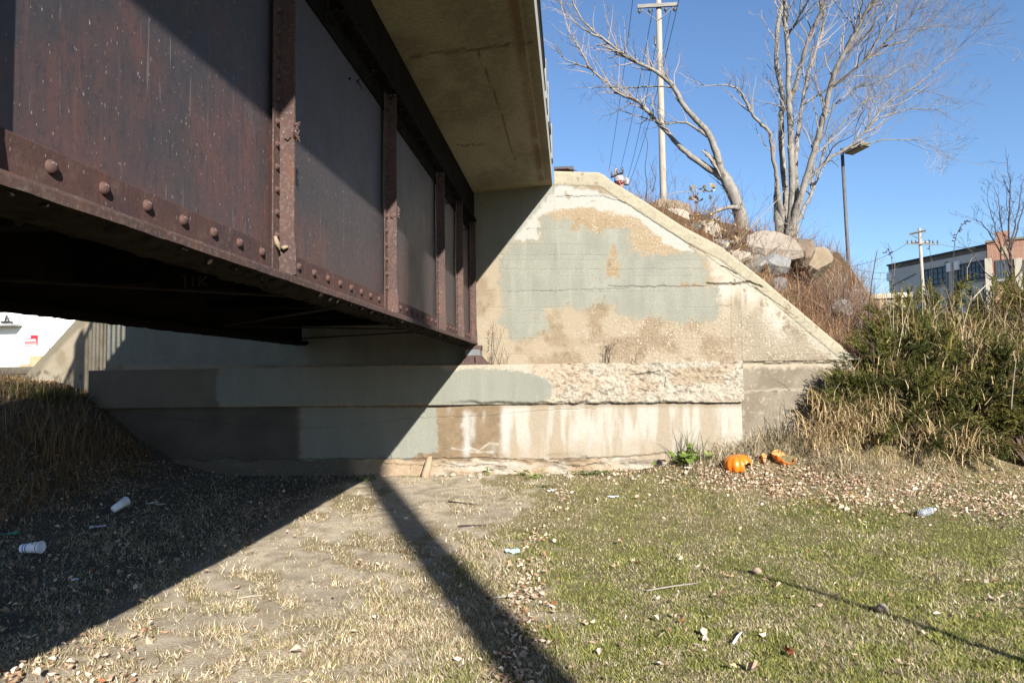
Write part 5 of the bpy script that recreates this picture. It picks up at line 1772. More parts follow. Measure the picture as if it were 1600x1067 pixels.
# ------------------------------------------------------------------ dry brush on the embankment
def brush(name, n, region, cols, w, L, r, label, seed, up=.8):
    rng = np.random.default_rng(seed)
    X = []; Y = []
    while len(X) < n:
        y = 10.95 + 8 * rng.random() ** 1.6; px_ = rng.uniform(region[0], region[1])
        X.append((px_ - 892) / 1067 * y); Y.append(y)
    X = np.array(X); Y = np.array(Y); Z = zland(X, Y)
    k = Z > -.2
    k &= sst(.3, .55, fbm(X * 2.3, Y * 2.3, 3, seed)) > rng.random(len(X))
    X, Y, Z = X[k], Y[k], Z[k]; N = len(X)
    return kind(blades(name, np.stack([X, Y, Z - .02], -1), rng.uniform(*L, N), rng.uniform(r * .7, r * 1.5, N), np.abs(rng.normal(up, .45, N)), rng.uniform(-.2, 1.6, N), palette(rng, N, cols, w, .25), M_BLADE, rng), 'stuff', label)


BRC = [A(190, 140, 108, .42), A(206, 166, 128, .42), A(220, 190, 150, .42), A(160, 110, 86, .42)]
brush('dry_brush', 8000, (985, 1370), BRC, [3, 3, 3, 2], (.15, .55), .006, 'reddish dry brush matting the embankment slope', 601)
brush('dry_brush', 5500, (1180, 1375), BRC, [3, 3, 3, 2], (.3, .85), .006, 'tangled red brown brush below the boulders', 602, .9)
brush('dead_straw', 5200, (980, 1370), [A(222, 196, 152), A(200, 168, 122)], [1, 1], (.2, .6), .007, 'pale straw strewn over the embankment', 603, 1.0)
rng = np.random.default_rng(9)
# twiggy shrubs along the slope: each one a plant of its own
for k, (x, y, Yb, n, L, lb) in enumerate(((1322, 425, 13.2, 26, .95, 'twiggy grey shrub around the lamp post foot'), (1285, 440, 12.0, 24, .6, 'twiggy reddish shrub in front of the yellow boulder'), (1245, 470, 11.5, 26, .6, 'bushy red twigs hanging over the coping'), (1300, 500, 11.8, 26, .7, 'matted twig shrub low on the slope'), (1330, 470, 12.6, 26, .8, 'grey brown twig shrub at the slope edge against the sky'), (1120, 380, 12.0, 20, .6, 'tangle of red twigs beside the leaning tree foot'), (1150, 402, 11.8, 22, .6, 'red twigs between the leaning tree and the pink boulder'), (1090, 330, 14.0, 26, 1.0, 'fine grey twig shrub left of the leaning trunk'), (1345, 530, 11.4, 22, .5, 'short brown twig shrub above the wing wall tip'), (1020, 318, 13.5, 12, 1.3, 'sparse upright twigs at the tall pole foot'))):
    rr = random.Random(900 + k)
    p = PY(x, y, Yb); z = float(zland(np.array(p.x), np.array(p.y)))
    m = MB()
    for q in range(n):
        grow(m, Vector((p.x + rr.gauss(0, .25), p.y + rr.gauss(0, .2), min(z, p.z))), Vector((rr.uniform(-1, 1), rr.uniform(-.8, .4), rr.uniform(.5, 1.3))), L * rr.uniform(.6, 1.2), .006, 2, rr, .3, .2, .0022)
    tag(m.build('twig_shrub', mottled('red_twig', (.30, .19, .14), (.22, .14, .105), 9) if k % 4 else M_TWIG, None, loc=(p.x, p.y, z)), lb, 'shrub', 'twiggy shrubs on the embankment')

# pale slabs and broken rock along the crest of the slope
rr = random.Random(55)
for k, (x, y, Yk, s, lb) in enumerate(((1062, 345, 11.9, .20, 'pale broken slab wedged just above the coping below the tan boulder'), (1078, 362, 11.7, .13, 'small grey slab beside the cane on the coping'), (1108, 368, 12.0, .22, 'tilted pale slab under the drooping dead leaves'), (1128, 388, 11.6, .15, 'light grey rock chunk left of the leaning tree foot'), (1150, 408, 11.6, .16, 'brown rock chunk low beside the red twigs'), (1172, 425, 11.5, .15, 'grey rock chunk between coping and olive boulder'))):
    p = PY(x, y, Yk)
    bm = bmesh.new(); bmesh.ops.create_icosphere(bm, subdivisions=4, radius=1)
    pl_ = [(Vector((rr.gauss(0, 1), rr.gauss(0, 1), rr.gauss(0, 1))).normalized(), rr.uniform(.4, .75)) for _ in range(16)]
    for v in bm.verts:
        q = v.co.copy()
        for n_, d_ in pl_:
            t_ = q.dot(n_) - d_
            if t_ > 0:
                q -= n_ * t_
        q *= 1 + .04 * mnoise.noise(q * 7 + Vector((k * 3.0, 0, 0)))
        v.co = Vector((q.x * s * 2.2, q.y * s * 1.8, q.z * s * 1.3))
    me = bpy.data.meshes.new('rock_chunk'); bm.to_mesh(me); bm.free()
    o = bpy.data.objects.new('rock_chunk', me); COL.objects.link(o); o.location = p; o.rotation_euler = (rr.uniform(-.3, .3), rr.uniform(.1, .6), rr.uniform(0, 3))
    me.materials.append(mottled('slab_%d' % k, (.50, .44, .36) if k % 2 == 0 else (.38, .35, .31), (.40, .34, .27) if k % 2 == 0 else (.28, .26, .23), 5, .9, .5)); tag(o, lb, 'rock', 'broken slabs along the slope')

# bunches of dead leaves and long canes on the crest
for k, (x, y, Yc, n, sp, lb) in enumerate(((1096, 302, 12.3, 26, .14, 'bunch of big dead leaves hanging from a cane against the sky'), (1093, 345, 11.8, 30, .20, 'drooping pale dead leaves just above the coping'), (1130, 365, 11.9, 34, .24, 'pile of curled tan leaves left of the leaning tree foot'), (1142, 382, 11.4, 20, .14, 'pale leaves lying on the coping edge under the leaning tree'), (1113, 294, 12.3, 3, .03, 'single small dead leaf clump beside the leaning trunk'))):
    c = PY(x, y, Yc); rg = np.random.default_rng(70 + k)
    P = np.array(c)[None] + rg.normal(0, 1, (n, 3)) * np.array([sp, sp, sp * .5])
    tag(leaves('dead_leaf_bunch', P, rg.uniform(.03, .062, n), palette(rg, n, [A(226, 206, 170, .36), A(206, 180, 140, .36), A(176, 146, 108, .36)], [3, 3, 1]), M_LEAF, rg, None, 1.2, 1.3, .5), lb, 'dead leaves', 'dead leaf bunches on the crest')
for k, (pl, Yc, r, lb) in enumerate((
    ([(1146, 390), (1165, 365), (1190, 338), (1215, 312), (1225, 298)], 12.0, .010, 'long pale cane slanting up toward the many-stemmed tree'),
    ([(1018, 330), (1045, 304), (1080, 300), (1100, 300)], 12.3, .008, 'thin cane carrying the hanging leaf bunch'),
    ([(1062, 328), (1080, 350), (1100, 365), (1128, 384)], 11.8, .009, 'pale cane lying down the slope along the coping'),
    ([(1009, 312), (1011, 290), (1008, 262), (1012, 226), (1006, 205)], 13.5, .010, 'dark thin upright stem left of the tall pole foot'),
    ([(1019, 300), (1024, 280), (1018, 262), (1025, 245)], 13.5, .008, 'short crooked stem before the tall pole foot'),
    ([(1262, 425), (1290, 400), (1320, 372)], 12.0, .006, 'fine cane arching over the brown boulder'))):
    stalk(pl, Yc, r, lb, 0, M_DTWIG if 'dark' in lb or 'crooked' in lb else mottled('pale_cane2', (.50, .42, .32), (.42, .34, .25), 9), 30 + k, 'cane')
# ------------------------------------------------------------------ small green plants by the wall
def leafy(px, py, n, size, label, seed, cols, spread=.12, hgt=.12, Yfix=None):
    rg = np.random.default_rng(seed)
    X, Y, Z = on_ground(np.array([float(px)]), np.array([float(py)]))
    c = np.array([X[0], min(Y[0], 10.1), Z[0]])
    P = c[None] + np.stack([rg.normal(0, spread, n), rg.normal(0, spread * .5, n), rg.uniform(.02, hgt, n)], -1)
    P[:, 1] = np.minimum(P[:, 1], 10.15)
    T = thing('green_weed', label, 'weed', Vector(c), 'green weeds at the wall foot')
    leaves('leaf', P, rg.uniform(size * .6, size * 1.2, n), palette(rg, n, cols, [1] * len(cols), .15), M_GLEAF, rg, T, .6, .3)
    m = MB()
    for p in P[:max(4, n // 2)]:
        m.tube([Vector(c) + Vector((0, 0, -.01)), Vector((c + p) / 2) + Vector((0, 0, .01)), Vector(p)], .004, 4)
    m.build('stem', mottled('green_stem', (.16, .2, .06), (.12, .15, .05), 8), T)
    kind(T.children[0], 'stuff')


GL = [A(134, 156, 76, .5), A(116, 138, 62, .5), A(158, 172, 98, .5)]
leafy(1068, 722, 34, .085, 'broad-leaved bright weed under the pale stained wall', 1, GL, .17, .16)
leafy(1056, 702, 7, .05, 'upright young leaves above the broad-leaved weed', 2, GL, .05, .22)
leafy(822, 744, 14, .045, 'small leafy weed by the crumbled footing', 3, GL, .07, .10)
leafy(835, 748, 10, .03, 'tiny flat weed right of the crumbled footing', 4, GL, .06, .05)
leafy(772, 732, 8, .035, 'little sprout growing from the footing ledge', 5, GL, .04, .12)
leafy(925, 742, 120, .018, 'low mossy mound of clover against the wall foot', 6, [A(110, 120, 48), A(90, 108, 40), A(134, 134, 66)], .16, .06)
leafy(850, 762, 20, .02, 'thin green sprawl in the leaf litter before the footing', 7, [A(126, 136, 60), A(110, 124, 50)], .10, .05)
leafy(570, 752, 60, .02, 'dark green tuft where the two shadows meet at the wall', 8, [A(110, 120, 50), A(90, 100, 40)], .10, .10)
rg = np.random.default_rng(12)
for k, (x, y, n, lb) in enumerate(((1062, 712, 22, 'tall green grass tuft leaning on the pale wall'), (1085, 718, 18, 'second green grass tuft right beside the broad-leaved weed'))):
    X, Y, Z = on_ground(np.array([float(x)]), np.array([float(y)]))
    P = np.stack([X[0] + rg.normal(0, .05, n), np.minimum(Y[0], 10.1) + rg.normal(0, .03, n), np.full(n, Z[0])], -1)
    tag(blades('grass_tuft', P, rg.uniform(.25, .62, n), rg.uniform(.008, .014, n), np.abs(rg.normal(.2, .2, n)), rg.uniform(.4, 2.0, n), palette(rg, n, [A(150, 160, 90), A(176, 178, 120)], [1, 1]), M_GLEAF, rg), lb, 'grass tuft')

# dead stems rooted on the bearing ledge
rr = random.Random(21)
for x, y, h, n, lb in ((768, 566, .62, 2, 'tall dry seed stem on the ledge beside the girder bearing'), (779, 566, .30, 2, 'short dry stem on the ledge, second from the bearing'), (791, 566, .34, 1, 'thin lone stem on the ledge, third from the bearing'), (951, 561, .36, 5, 'spreading dead twigs rooted mid ledge under the flaking paint'), (992, 562, .12, 3, 'small dark sprig on the ledge at the middle'), (945, 562, .15, 2, 'bent little twig on the ledge beside the spreading twigs')):
    p = PY(x, y, 10.45); m = MB(); p.z = SEAT_T
    for q in range(n):
        grow(m, p + Vector((rr.uniform(-.02, .02), 0, 0)), Vector((rr.uniform(-.5, .5) if n > 1 else .05, rr.uniform(-.15, .05), 1)), h * rr.uniform(.7, 1.1), .005, 1 if n < 5 else 2, rr, .3, .10, .002)
    if 'seed' in lb:
        for q in range(40):
            z = rr.uniform(.15, 1) * h
            c = p + Vector((rr.gauss(0, .012), rr.gauss(0, .012), z)); m.tube([c, c + Vector((rr.uniform(-.02, .02), 0, .012))], [.007, .002], 4)
    tag(m.build('dead_weed', M_DTWIG, None, loc=p), lb, 'dead weed', 'dead weeds on the bearing ledge')

# ------------------------------------------------------------------ litter
gpt = ongr


def cup(px, py, label, L, r, rot, seed, decorated):
    p = gpt(px, py)
    T = thing('paper_cup', label, 'cup', p)
    M = Matrix.Translation(p + Vector((0, 0, r * 1.0))) @ Euler(rot).to_matrix().to_4x4()
    mw = mottled('cup_white', (.74, .76, .80), (.68, .70, .74), 12, .5, .1)
    m = MB(); m.lathe([(.001, 0), (r * .70, 0), (r * .72, .004), (r, L), (r * .96, L), (r * .68, .006), (.001, .006)], 22, M)
    o = m.build('body', mw, T, True)
    m = MB(); m.lathe([(r * 1.0, L - .004), (r * 1.06, L), (r * 1.0, L + .005), (r * .95, L)], 22, M); m.build('rim', mw, T, True)
    if decorated:
        blue = mottled('cup_blue', (.05, .10, .32), (.06, .12, .36), 9, .5, .05); yel = mottled('cup_yellow', (.5, .42, .06), (.45, .3, .05), 9, .5, .05)
        for z0, z1, mt in ((.16, .22, blue), (.30, .36, blue), (.86, .90, blue)):
            rr_ = lambda z: r * (.72 + .28 * z) + .0008
            m = MB(); m.lathe([(rr_(z0), L * z0), (rr_(z1), L * z1)], 22, M); m.build('band', mt, T, True)
        m = MB()
        for k in range(5):
            a = 1.2 + k * .25; z = L * (.48 + .05 * k); q = r * (.72 + .28 * z / L) + .001
            m.dome(M @ Vector((q * math.cos(a), q * math.sin(a), z)), .010, (M.to_3x3() @ Vector((math.cos(a), math.sin(a), 0))), .0012, 8)
        m.build('printed_mark', yel, T)
    return T


cup(177, 803, 'white foam cup lying on its side below the shaded bank', .19, .055, (-1.2, 0, -.25), 1, False)
cup(34, 866, 'white paper cup with blue bands lying at the left edge in shade', .19, .055, (1.5, 0, 1.6), 2, True)


def scrap(px, py, w, h, label, c, seed, name='paper_scrap', cat='paper scrap', rough=.6):
    rg = np.random.default_rng(seed); p = gpt(px, py)
    n = 9
    u, v = np.meshgrid(np.linspace(-1, 1, n), np.linspace(-1, 1, n), indexing='ij')
    a = rg.uniform(0, 6.28)
    X = u * w / 2 * (1 - .3 * rg.random() * v * v); Y = v * h / 2
    Zz = .012 + .35 * w * (fbm(u * 1.3 + seed, v * 1.3, 3, seed) - .3) * (1) 
    x = X * math.cos(a * .15) - Y * math.sin(a * .15); y = X * math.sin(a * .15) + Y * math.cos(a * .15)
    V = np.stack([p.x + x, p.y + y, p.z + np.maximum(Zz, .006)], -1).reshape(-1, 3)
    f = grid_faces(n, n)
    ring = None
    o = np_obj(name, V, f, mottled('scrap_%d' % seed, c, tuple(k * .85 for k in c), 14, rough, .2), None, None, True, loc=p)
    s = o.modifiers.new('thick', 'SOLIDIFY'); s.thickness = .0015
    return tag(o, label, cat, None)


scrap(153, 826, .16, .07, 'torn white scrap in shade below the foam cup', (.62, .64, .72), 31)
scrap(238, 788, .16, .06, 'crumpled pale wrapper in shade right of the foam cup', (.45, .44, .38), 32, 'wrapper', 'wrapper')
scrap(250, 790, .12, .06, 'brownish wrapper scrap touching the pale one', (.36, .30, .18), 33, 'wrapper', 'wrapper')
scrap(958, 778, .15, .09, 'white crumpled napkin on the leaf-strewn grass by the wall', (.8, .8, .8), 34, 'napkin', 'napkin')
scrap(800, 864, .14, .09, 'aqua plastic scrap beside the dark shadow strip', (.35, .62, .55), 35, 'plastic_scrap', 'plastic scrap')
scrap(12, 836, .22, .10, 'green plastic net scrap in the weeds at the left edge', (.06, .22, .14), 36, 'plastic_scrap', 'plastic scrap')
scrap(1075, 733, .15, .06, 'flat whitish scrap left of the pumpkin', (.7, .7, .68), 37)
scrap(117, 908, .05, .04, 'tiny white fleck alone in the shadow foreground', (.6, .6, .62), 38)
scrap(860, 768, .10, .07, 'pale grey scrap in the straw before the footing', (.6, .6, .6), 39)
scrap(390, 786, .07, .05, 'small pale scrap alone in the shade near the wall', (.5, .5, .52), 40)
scrap(1570, 806, .10, .06, 'clear torn film scrap right of the plastic bottle', (.6, .62, .66), 41, 'plastic_scrap', 'plastic scrap', .25)

# plastic bottle
p = gpt(1450, 806)
T = thing('plastic_bottle', 'clear crushed plastic bottle lying on the leaf band', 'bottle', p)
t = NT('clear_plastic'); t.base((.62, .65, .68)); t.rough(.10); t.b.inputs['Transmission Weight'].default_value = .85; t.b.inputs['Specular IOR Level'].default_value = .6
d = (gpt(1468, 799) - gpt(1434, 809)); L = .30
M = Matrix.Translation(p + Vector((0, 0, .05)) - d.normalized() * L / 2) @ Vector((0, 0, 1)).rotation_difference(d.normalized()).to_matrix().to_4x4()
m = MB(); m.lathe([(.001, .006), (.03, 0), (.042, .012), (.043, .05), (.038, .07), (.043, .09), (.043, .15), (.037, .165), (.042, .18), (.040, .21), (.028, .245), (.015, .265), (.014, .29)], 18, M); m.build('body', t.m, T, True)
m = MB(); m.lathe([(.001, .305), (.016, .304), (.017, .288), (.0165, .282)], 14, M); m.build('cap', mottled('cup_white', (1, 1, 1), (1, 1, 1)), T, True)

# white drinking straw, stones, sticks
def rod(a, b, r, mat, name, label, cat, lift=.03):
    A_, B_ = gpt(*a), gpt(*b)
    m = MB(); m.tube([A_ + Vector((0, 0, lift)), A_.lerp(B_, .5) + Vector((0, 0, lift * 1.1)), B_ + Vector((0, 0, lift * .8))], r, 8)
    return tag(m.build(name, mat, None, True, loc=A_), label, cat)


rod((1146, 1013), (1159, 993), .006, mottled('straw_white', (.8, .82, .85), (.76, .78, .8), 9, .4, .05), 'drinking_straw', 'white drinking straw lying on the right lawn', 'straw')
rod((700, 785), (745, 790), .007, M_DTWIG, 'stick', 'thin dark stick across the dirt right of the shadow strip', 'stick', .015)
rod((716, 824), (760, 822), .009, M_DTWIG, 'stick', 'forked brown stick beside the shadow strip', 'stick', .015)
rod((770, 938), (812, 934), .006, mottled('pale_cane', (1, 1, 1), (1, 1, 1)), 'stick', 'pale stick lying left of the lawn edge', 'stick', .02)
rod((1010, 927), (1090, 914), .006, M_TWIG, 'stick', 'long thin stick half sunk in the right lawn', 'stick', .02)
rod((370, 938), (412, 932), .007, mottled('pale_cane2', (1, 1, 1), (1, 1, 1)), 'stick', 'pale stick lying on the bare path', 'stick', .015)
for x, y, w, lb in ((1378, 958, 17, 'pinkish stone beside the thin branch shadow on the lawn'), (1183, 897, 12, 'small tan stone at the tip of the branch shadow'), (225, 987, 9, 'reddish pebble on the path edge by the big shadow')):
    p = gpt(x, y); s = p.y / F_PX * w / 2
    bm = bmesh.new(); bmesh.ops.create_icosphere(bm, subdivisions=3, radius=1)
    for v in bm.verts:
        c = v.co * (1 + .22 * mnoise.noise(v.co * 1.4 + Vector((x, 0, 0)))); v.co = Vector((c.x * s, c.y * s, c.z * s * .85))
    me = bpy.data.meshes.new('stone'); bm.to_mesh(me); bm.free()
    for q in me.polygons:
        q.use_smooth = True
    o = bpy.data.objects.new('stone', me); COL.objects.link(o); o.location = p + Vector((0, 0, s * .8))
    me.materials.append(mottled('pebble_%d' % x, (.56, .42, .33) if x > 1000 else (.42, .2, .1), (.46, .33, .25) if x > 1000 else (.36, .17, .09), 20, .9, .3)); tag(o, lb, 'stone')

# crumpled single leaves large enough to count
for k, (x, y, s, c, lb) in enumerate(((1173, 1054, .045, (220, 190, 160), 'pale curled leaf clump at the bottom of the lawn'), (1553, 942, .045, (230, 206, 180), 'pale leaf clump at the right edge of the lawn'), (1060, 876, .04, (232, 214, 188), 'whitish leaf standing out at the middle of the lawn'), (972, 852, .035, (214, 180, 150), 'pink leaf on the lawn beyond the aqua scrap'), (1228, 1028, .04, (150, 84, 60), 'reddish brown leaf clump near the bottom of the lawn'), (916, 980, .035, (222, 196, 166), 'pale leaf right of the dark strip'), (1136, 905, .035, (210, 176, 140), 'tan leaf left of the branch shadow tip'), (974, 1018, .03, (226, 200, 176), 'small pale leaf low on the lawn right of the strip'))):
    p = gpt(x, y); rg = np.random.default_rng(800 + k); n = 5
    P = np.array(p)[None] + rg.normal(0, 1, (n, 3)) * np.array([s * .6, s * .5, .004]) + np.array([0, 0, .04])
    tag(leaves('curled_leaf', P, rg.uniform(s * .35, s * .62, n), palette(rg, n, [A(*c, .5)], [1], .12), M_LEAF, rg, None, .8, 1.1), lb, 'leaf', 'curled leaves on the lawn')

# broken pale wooden stump post against the footing
p = PY(667, 748, 10.05); p.z = float(zground(np.array(p.x), np.array(10.05)))
m = MB(); h = .30
m.tube([p + Vector((-.03, 0, -.05)), p + Vector((-.02, .01, .05)), p + Vector((.005, .05, .16)), p + Vector((.02, .08, .25)), p + Vector((.025, .10, h))], [.066, .062, .055, .048, .03], 9)
m.tube([p + Vector((.02, .09, .24)), p + Vector((.05, .08, .29)), p + Vector((.06, .07, .31))], [.02, .016, .006], 6)
tag(m.build('broken_post', mottled('raw_wood', (.5, .37, .24), (.40, .28, .18), 14, .9, .5, .01, (1, 1, .2)), None, True, loc=p), 'pale broken wooden post leaning on the footing by the shadow tip', 'post')

# loose rubble by the footing
rr = random.Random(31)
for k in range(16):
    x = rr.uniform(690, 1000); y = rr.uniform(734, 748)
    p = gpt(x, y); p.y = min(p.y, 10.12); s = rr.uniform(.02, .05)
    bm = bmesh.new(); bmesh.ops.create_icosphere(bm, subdivisions=2, radius=1)
    for v in bm.verts:
        c = v.co * (1 + .35 * mnoise.noise(v.co * 1.2 + Vector((k * 3.1, 0, 0)))); v.co = Vector((c.x * s * 1.3, c.y * s, c.z * s * .7))
    me = bpy.data.meshes.new('rubble_chunk'); bm.to_mesh(me); bm.free()
    o = bpy.data.objects.new('rubble_chunk', me); COL.objects.link(o); o.location = p + Vector((0, 0, s * .3)); o.rotation_euler.z = rr.random() * 3
    me.materials.append(mottled('broken_concrete', (.5, .43, .33), (.4, .34, .26), 10, .9, .4)); tag(o, 'pale chunk of broken concrete in the rubble along the footing', 'rubble', 'concrete rubble along the footing')

# ------------------------------------------------------------------ pumpkins
t = NT('pumpkin_skin'); v = t.coord()
t.base(t.mix(t.ramp(t.noise(v, 7, 4), .4, .65), (.50, .125, .008), (.42, .09, .006))); t.rough(.38); t.bump(t.noise(v, 30, 4), .12, .004); t.b.inputs['Specular IOR Level'].default_value = .4
M_PUMP = t.m
M_FLESH = mottled('pumpkin_flesh', (.72, .42, .14), (.66, .34, .10), 12, .7, .4)


def pumpkin_shell(c, R, keep, name, label, rotm, seed):
    """ribbed hollow pumpkin; keep(theta, phi) says which of its faces are left"""
    T = thing(name, label, 'pumpkin', c)
    nu, nv = 72, 40
    U, V_ = np.meshgrid(np.linspace(0, 2 * np.pi, nu), np.linspace(.05, np.pi - .02, nv), indexing='ij')

    def surf(k):
        rib = 1 - .07 * np.abs(np.cos(U * 5.5)) ** 3 * np.sin(V_)
        r = R * k * rib
        z = r * .80 * np.cos(V_) - .12 * R * np.exp(-(V_ / .5) ** 2) * k
        return np.stack([r * np.sin(V_) * np.cos(U), r * np.sin(V_) * np.sin(U), z], -1)
    F = grid_faces(nu, nv)
    um = U.reshape(-1)[F].mean(1); vm = V_.reshape(-1)[F].mean(1)
    kp = keep(um, vm)
    Rm = np.array(rotm)
    for nm, k, mt, fl in (('rind', 1.0, M_PUMP, False), ('flesh', .90, M_FLESH, True)):
        P = surf(k).reshape(-1, 3) @ Rm.T + np.array(c)
        f = F[kp]
        if fl:
            # inner wall and the cut edge
            O = surf(.995).reshape(-1, 3) @ Rm.T + np.array(c)
            cnt = {}
            for q in f:
                for a, b in zip(q, np.roll(q, -1)):
                    e = (min(a, b), max(a, b)); cnt[e] = cnt.get(e, 0) + 1
            ed = np.array([e for e, n_ in cnt.items() if n_ == 1])
            nP = len(P)
            strip = np.stack([ed[:, 0], ed[:, 1], ed[:, 1] + nP, ed[:, 0] + nP], -1)
            P = np.concatenate([P, O]); f = np.concatenate([f[:, ::-1], strip])
        np_obj(nm, P, f, mt, T, None, True)
    return T


p = gpt(1153, 733); R = p.y / F_PX * 21
eye = lambda u, v, cu, cv, r: (((u - cu) ** 2 + ((v - cv) * 1.0) ** 2) > r * r)
rot = Euler((math.radians(4), math.radians(-7), 0)).to_matrix()
T = pumpkin_shell(p + Vector((0, 0, R * .33)), R, lambda u, v: (v < 2.05) & ~((np.abs(u - 5.42) < .50) & (v > 1.32 + .5 * (u - 5.42) ** 2)), 'pumpkin', 'collapsed carved orange pumpkin lying on the dry grass', rot, 1)
p = gpt(1225, 722); R = p.y / F_PX * 18
rot = Euler((math.radians(24), math.radians(12), .3)).to_matrix()
pumpkin_shell(p + Vector((0, 0, R * .55)), R, lambda u, v: (v > 1.72 + .18 * np.sin(u * 3)) & (v < 3.0), 'pumpkin_shard', 'broken orange pumpkin half with its pale flesh showing', rot, 2)
p = gpt(1201, 722); R = p.y / F_PX * 13
rot = Euler((math.radians(60), math.radians(10), .9)).to_matrix()
pumpkin_shell(p + Vector((0, 0, R * .30)), R, lambda u, v: (v > 1.9 + .15 * np.sin(u * 4)) & (u < 3.6), 'pumpkin_shard', 'small dark orange pumpkin fragment left of the broken half', rot, 3)

# ------------------------------------------------------------------ person looking over the wall
YP_ = 14.0
hp = PY(968, 288, YP_)
M_SKIN = mottled('skin', (.55, .33, .25), (.50, .29, .22), 6, .6, .05); M_COAT = mottled('dark_coat', (.05, .06, .09), (.04, .045, .07), 9, .9, .3)
feet = hp.z - 1.66
z0 = float(zland(np.array(hp.x), np.array(YP_)))
T = thing('person', 'person in striped knit hat and red sunglasses peering over the sloping wall', 'person', (hp.x, YP_, feet))
sk = {'pel': (0, 0, .95), 'bel': (0, 0, 1.1), 'che': (0, -.01, 1.3), 'nek': (0, 0, 1.46), 'nk2': (0, -.01, 1.53), 'hd1': (0, -.02, 1.60), 'hd2': (0, -.015, 1.68), 'hd3': (0, -.005, 1.74)}
rad = {'pel': .15, 'bel': .14, 'che': .16, 'nek': .07, 'nk2': .06, 'hd1': .082, 'hd2': .098, 'hd3': .08}
ed = [('pel', 'bel'), ('bel', 'che'), ('che', 'nek'), ('nek', 'nk2'), ('nk2', 'hd1'), ('hd1', 'hd2'), ('hd2', 'hd3')]
for s, n in ((-1, 'l'), (1, 'r')):
    for k, p, r in (('hip', (s * .10, 0, .88), .10), ('kne', (s * .11, -.02, .50), .065), ('ank', (s * .11, .02, .09), .045), ('toe', (s * .12, -.14, .04), .04), ('sho', (s * .18, 0, 1.40), .075), ('elb', (s * .24, .04, 1.13), .05), ('wri', (s * .22, -.10, .92), .035), ('han', (s * .21, -.13, .84), .035)):
        sk[k + n] = p; rad[k + n] = r
    ed += [('pel', 'hip' + n), ('hip' + n, 'kne' + n), ('kne' + n, 'ank' + n), ('ank' + n, 'toe' + n), ('che', 'sho' + n), ('sho' + n, 'elb' + n), ('elb' + n, 'wri' + n), ('wri' + n, 'han' + n)]
ks = list(sk)
me = bpy.data.meshes.new('body'); me.from_pydata([sk[k] for k in ks], [(ks.index(a), ks.index(b)) for a, b in ed], [])
o = bpy.data.objects.new('body', me); COL.objects.link(o); o.parent = T
m = o.modifiers.new('skin', 'SKIN')
for i, k in enumerate(ks):
    me.skin_vertices[0].data[i].radius = (rad[k], rad[k])
me.skin_vertices[0].data[0].use_root = True
o.modifiers.new('sub', 'SUBSURF').levels = 2
o.modifiers['sub'].render_levels = 2
me.materials.append(M_SKIN)
F0 = Vector((hp.x, YP_, feet))
c = F0 + Vector((0, -.015, 1.68))
m = MB(); m.lathe([(.104, .02), (.110, .03), (.110, .055), (.104, .06)], 18, Matrix.Translation(c)); hat = m.build('knit_hat', mottled('hat_grey', (.45, .44, .46), (.4, .39, .42), 30, .95, .4), T, True)
m = MB(); m.lathe([(.105, .0605), (.107, .085), (.100, .105), (.097, .107)], 18, Matrix.Translation(c)); m.build('stripe', mottled('hat_white', (.50, .47, .46), (.44, .41, .40), 30, .95, .4), hat, True)
m = MB(); m.lathe([(.0965, .1075), (.085, .13), (.055, .15), (.02, .158), (.001, .16)], 18, Matrix.Translation(c)); m.build('crown_knit', mottled('hat_pink', (.6, .48, .47), (.5, .45, .46), 30, .95, .4), hat, True)
m = MB()
for s in (-1, 1):
    m.dome(c + Vector((s * .037 + .01, -.098, -.012)), .031, (s * .25, -1, 0), .012, 12)
m.box((c.x - .012 + .01, c.y - .106, c.z - .012), (c.x + .022, c.y - .100, c.z - .002))
for s in (-1, 1):
    m.tube([c + Vector((s * .066 + .01, -.09, -.006)), c + Vector((s * .098, -.03, -.004)), c + Vector((s * .096, .03, -.01))], .004, 5)
m.build('sunglasses', mottled('red_plastic', (.30, .02, .03), (.2, .012, .02), 9, .25, .02), T, True)
m = MB(); m.dome(c + Vector((.004, -.095, -.045)), .018, (0, -1, .1), .03, 10); m.tube([c + Vector((-.02, -.094, -.085)), c + Vector((.004, -.1, -.083)), c + Vector((.028, -.094, -.085))], .006, 6); m.build('nose_and_mouth', M_SKIN, T, True)
m = MB(); m.lathe([(.17, .80), (.185, .95), (.17, 1.1), (.19, 1.3), (.20, 1.38), (.12, 1.47), (.075, 1.50), (.073, 1.49)], 18, Matrix.Translation(F0) @ Matrix.Scale(1.08, 4, (1, 0, 0)) @ Matrix.Scale(.8, 4, (0, 1, 0)))
for s in (-1, 1):
    m.tube([F0 + Vector((s * .17, 0, 1.42)), F0 + Vector((s * .24, .04, 1.13)), F0 + Vector((s * .22, -.10, .93))], [.085, .062, .05], 12)
m.build('coat', M_COAT, T, True)
m = MB()
for s in (-1, 1):
    m.tube([F0 + Vector((s * .10, 0, .92)), F0 + Vector((s * .11, -.02, .50)), F0 + Vector((s * .11, .02, .10))], [.115, .08, .06], 12)
m.build('trousers', M_COAT, T, True)

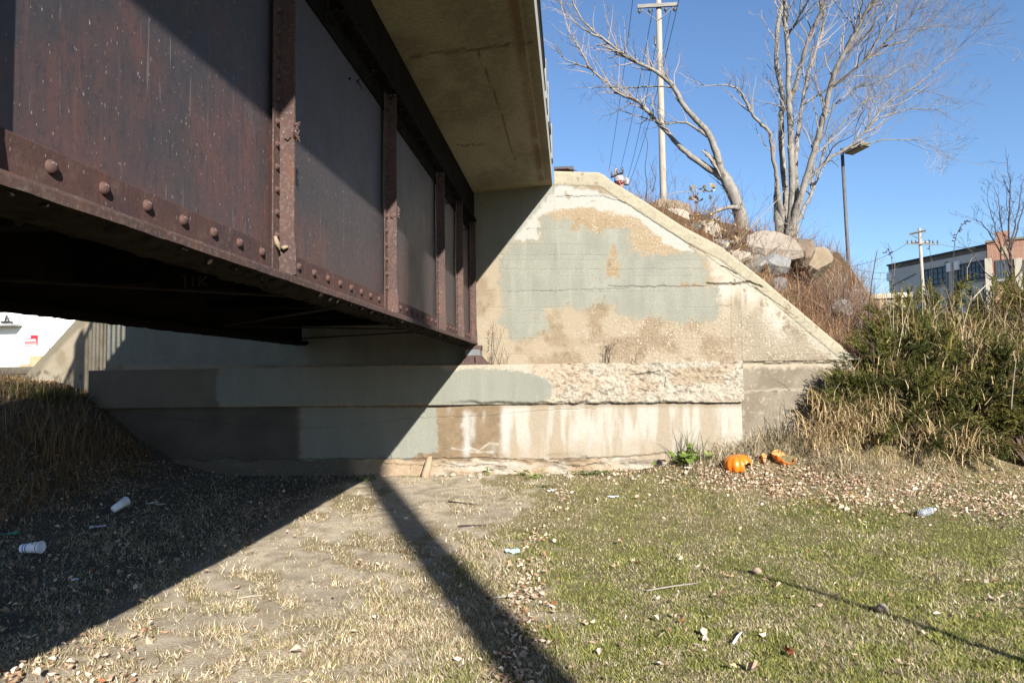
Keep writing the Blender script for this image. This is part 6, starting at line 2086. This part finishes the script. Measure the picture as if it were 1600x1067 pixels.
# ------------------------------------------------------------------ what stands behind the camera and throws the two long shadows
SUN = Vector((.43, -1.0, .535)).normalized()
a = PZ(842, 1067, 0); az = Vector((SUN.x, SUN.y, 0)).normalized()
pb = a + az * 13.5
m = MB(); pb.z = 0
T = thing('utility_pole', 'thick pole behind the viewer whose shadow crosses the grass to the wall', 'utility pole', pb)
m.tube([pb + Vector((0, 0, -.3)), pb + Vector((0, 0, 7)), pb + Vector((0, 0, 14))], [.21, .20, .18], 16); m.build('shaft', M_POLE, T, True)
m = MB(); m.box((pb.x - 1.2, pb.y - .06, 13.3), (pb.x + 1.2, pb.y + .06, 13.5)); m.build('crossarm', M_GREYW, T)
tipS = PZ(1143, 889, 0); s2 = PZ(1600, 1030, 0)
dirs = (s2 - tipS).normalized()
tip = tipS + Vector((SUN.x, SUN.y, SUN.z)) * (2.9 / SUN.z)
basep = s2 + dirs * 3.3
rnd = random.Random(12)
T = thing('bare_sapling', 'bare leaning sapling behind the viewer whose shadow lies across the lawn', 'tree', basep)
m = MB()
mid = [basep.lerp(tip, k / 8) + Vector((rnd.gauss(0, .022), rnd.gauss(0, .022), 0)) * (1 if 0 < k < 8 else 0) for k in range(9)]
mid[0].z = -.1
m.tube(smooth_line(mid, 3), [.058 - .042 * i / 24 for i in range(25)], 7); m.build('trunk', M_BARK, T, True)
m = MB()
for k in range(5):
    grow(m, mid[2 + k], (tip - basep).normalized() + Vector((rnd.gauss(0, .12), rnd.gauss(0, .12), .1)), .4, .006, 0, rnd)
m.build('twigs', M_TWIG, T)

# ------------------------------------------------------------------ light
w = bpy.data.worlds.new('World'); SC.world = w; w.use_nodes = True
nt = w.node_tree
bg = nt.nodes['Background']
sky = nt.nodes.new('ShaderNodeTexSky'); sky.sky_type = 'NISHITA'; sky.sun_disc = False
elev = math.asin(SUN.z)
sky.sun_elevation = elev; sky.sun_rotation = math.atan2(SUN.x, SUN.y)
sky.altitude = 200; sky.air_density = 1.0; sky.dust_density = .5; sky.ozone_density = 5.0
nt.links.new(sky.outputs[0], bg.inputs[0]); bg.inputs[1].default_value = .058
ld = bpy.data.lights.new('sun', 'SUN'); ld.energy = 5.0; ld.angle = math.radians(.53); ld.color = (1.0, .95, .87)
lo = bpy.data.objects.new('sun', ld); COL.objects.link(lo)
lo.rotation_euler = SUN.to_track_quat('Z', 'Y').to_euler(); lo.location = (20, -30, 30)
vs_ = SC.view_settings
vs_.view_transform = 'Standard'; vs_.look = 'None'; vs_.gamma = 1.0; vs_.use_curve_mapping = False; vs_.exposure = 1.7
SC.cycles.max_bounces = 6; SC.cycles.diffuse_bounces = 2
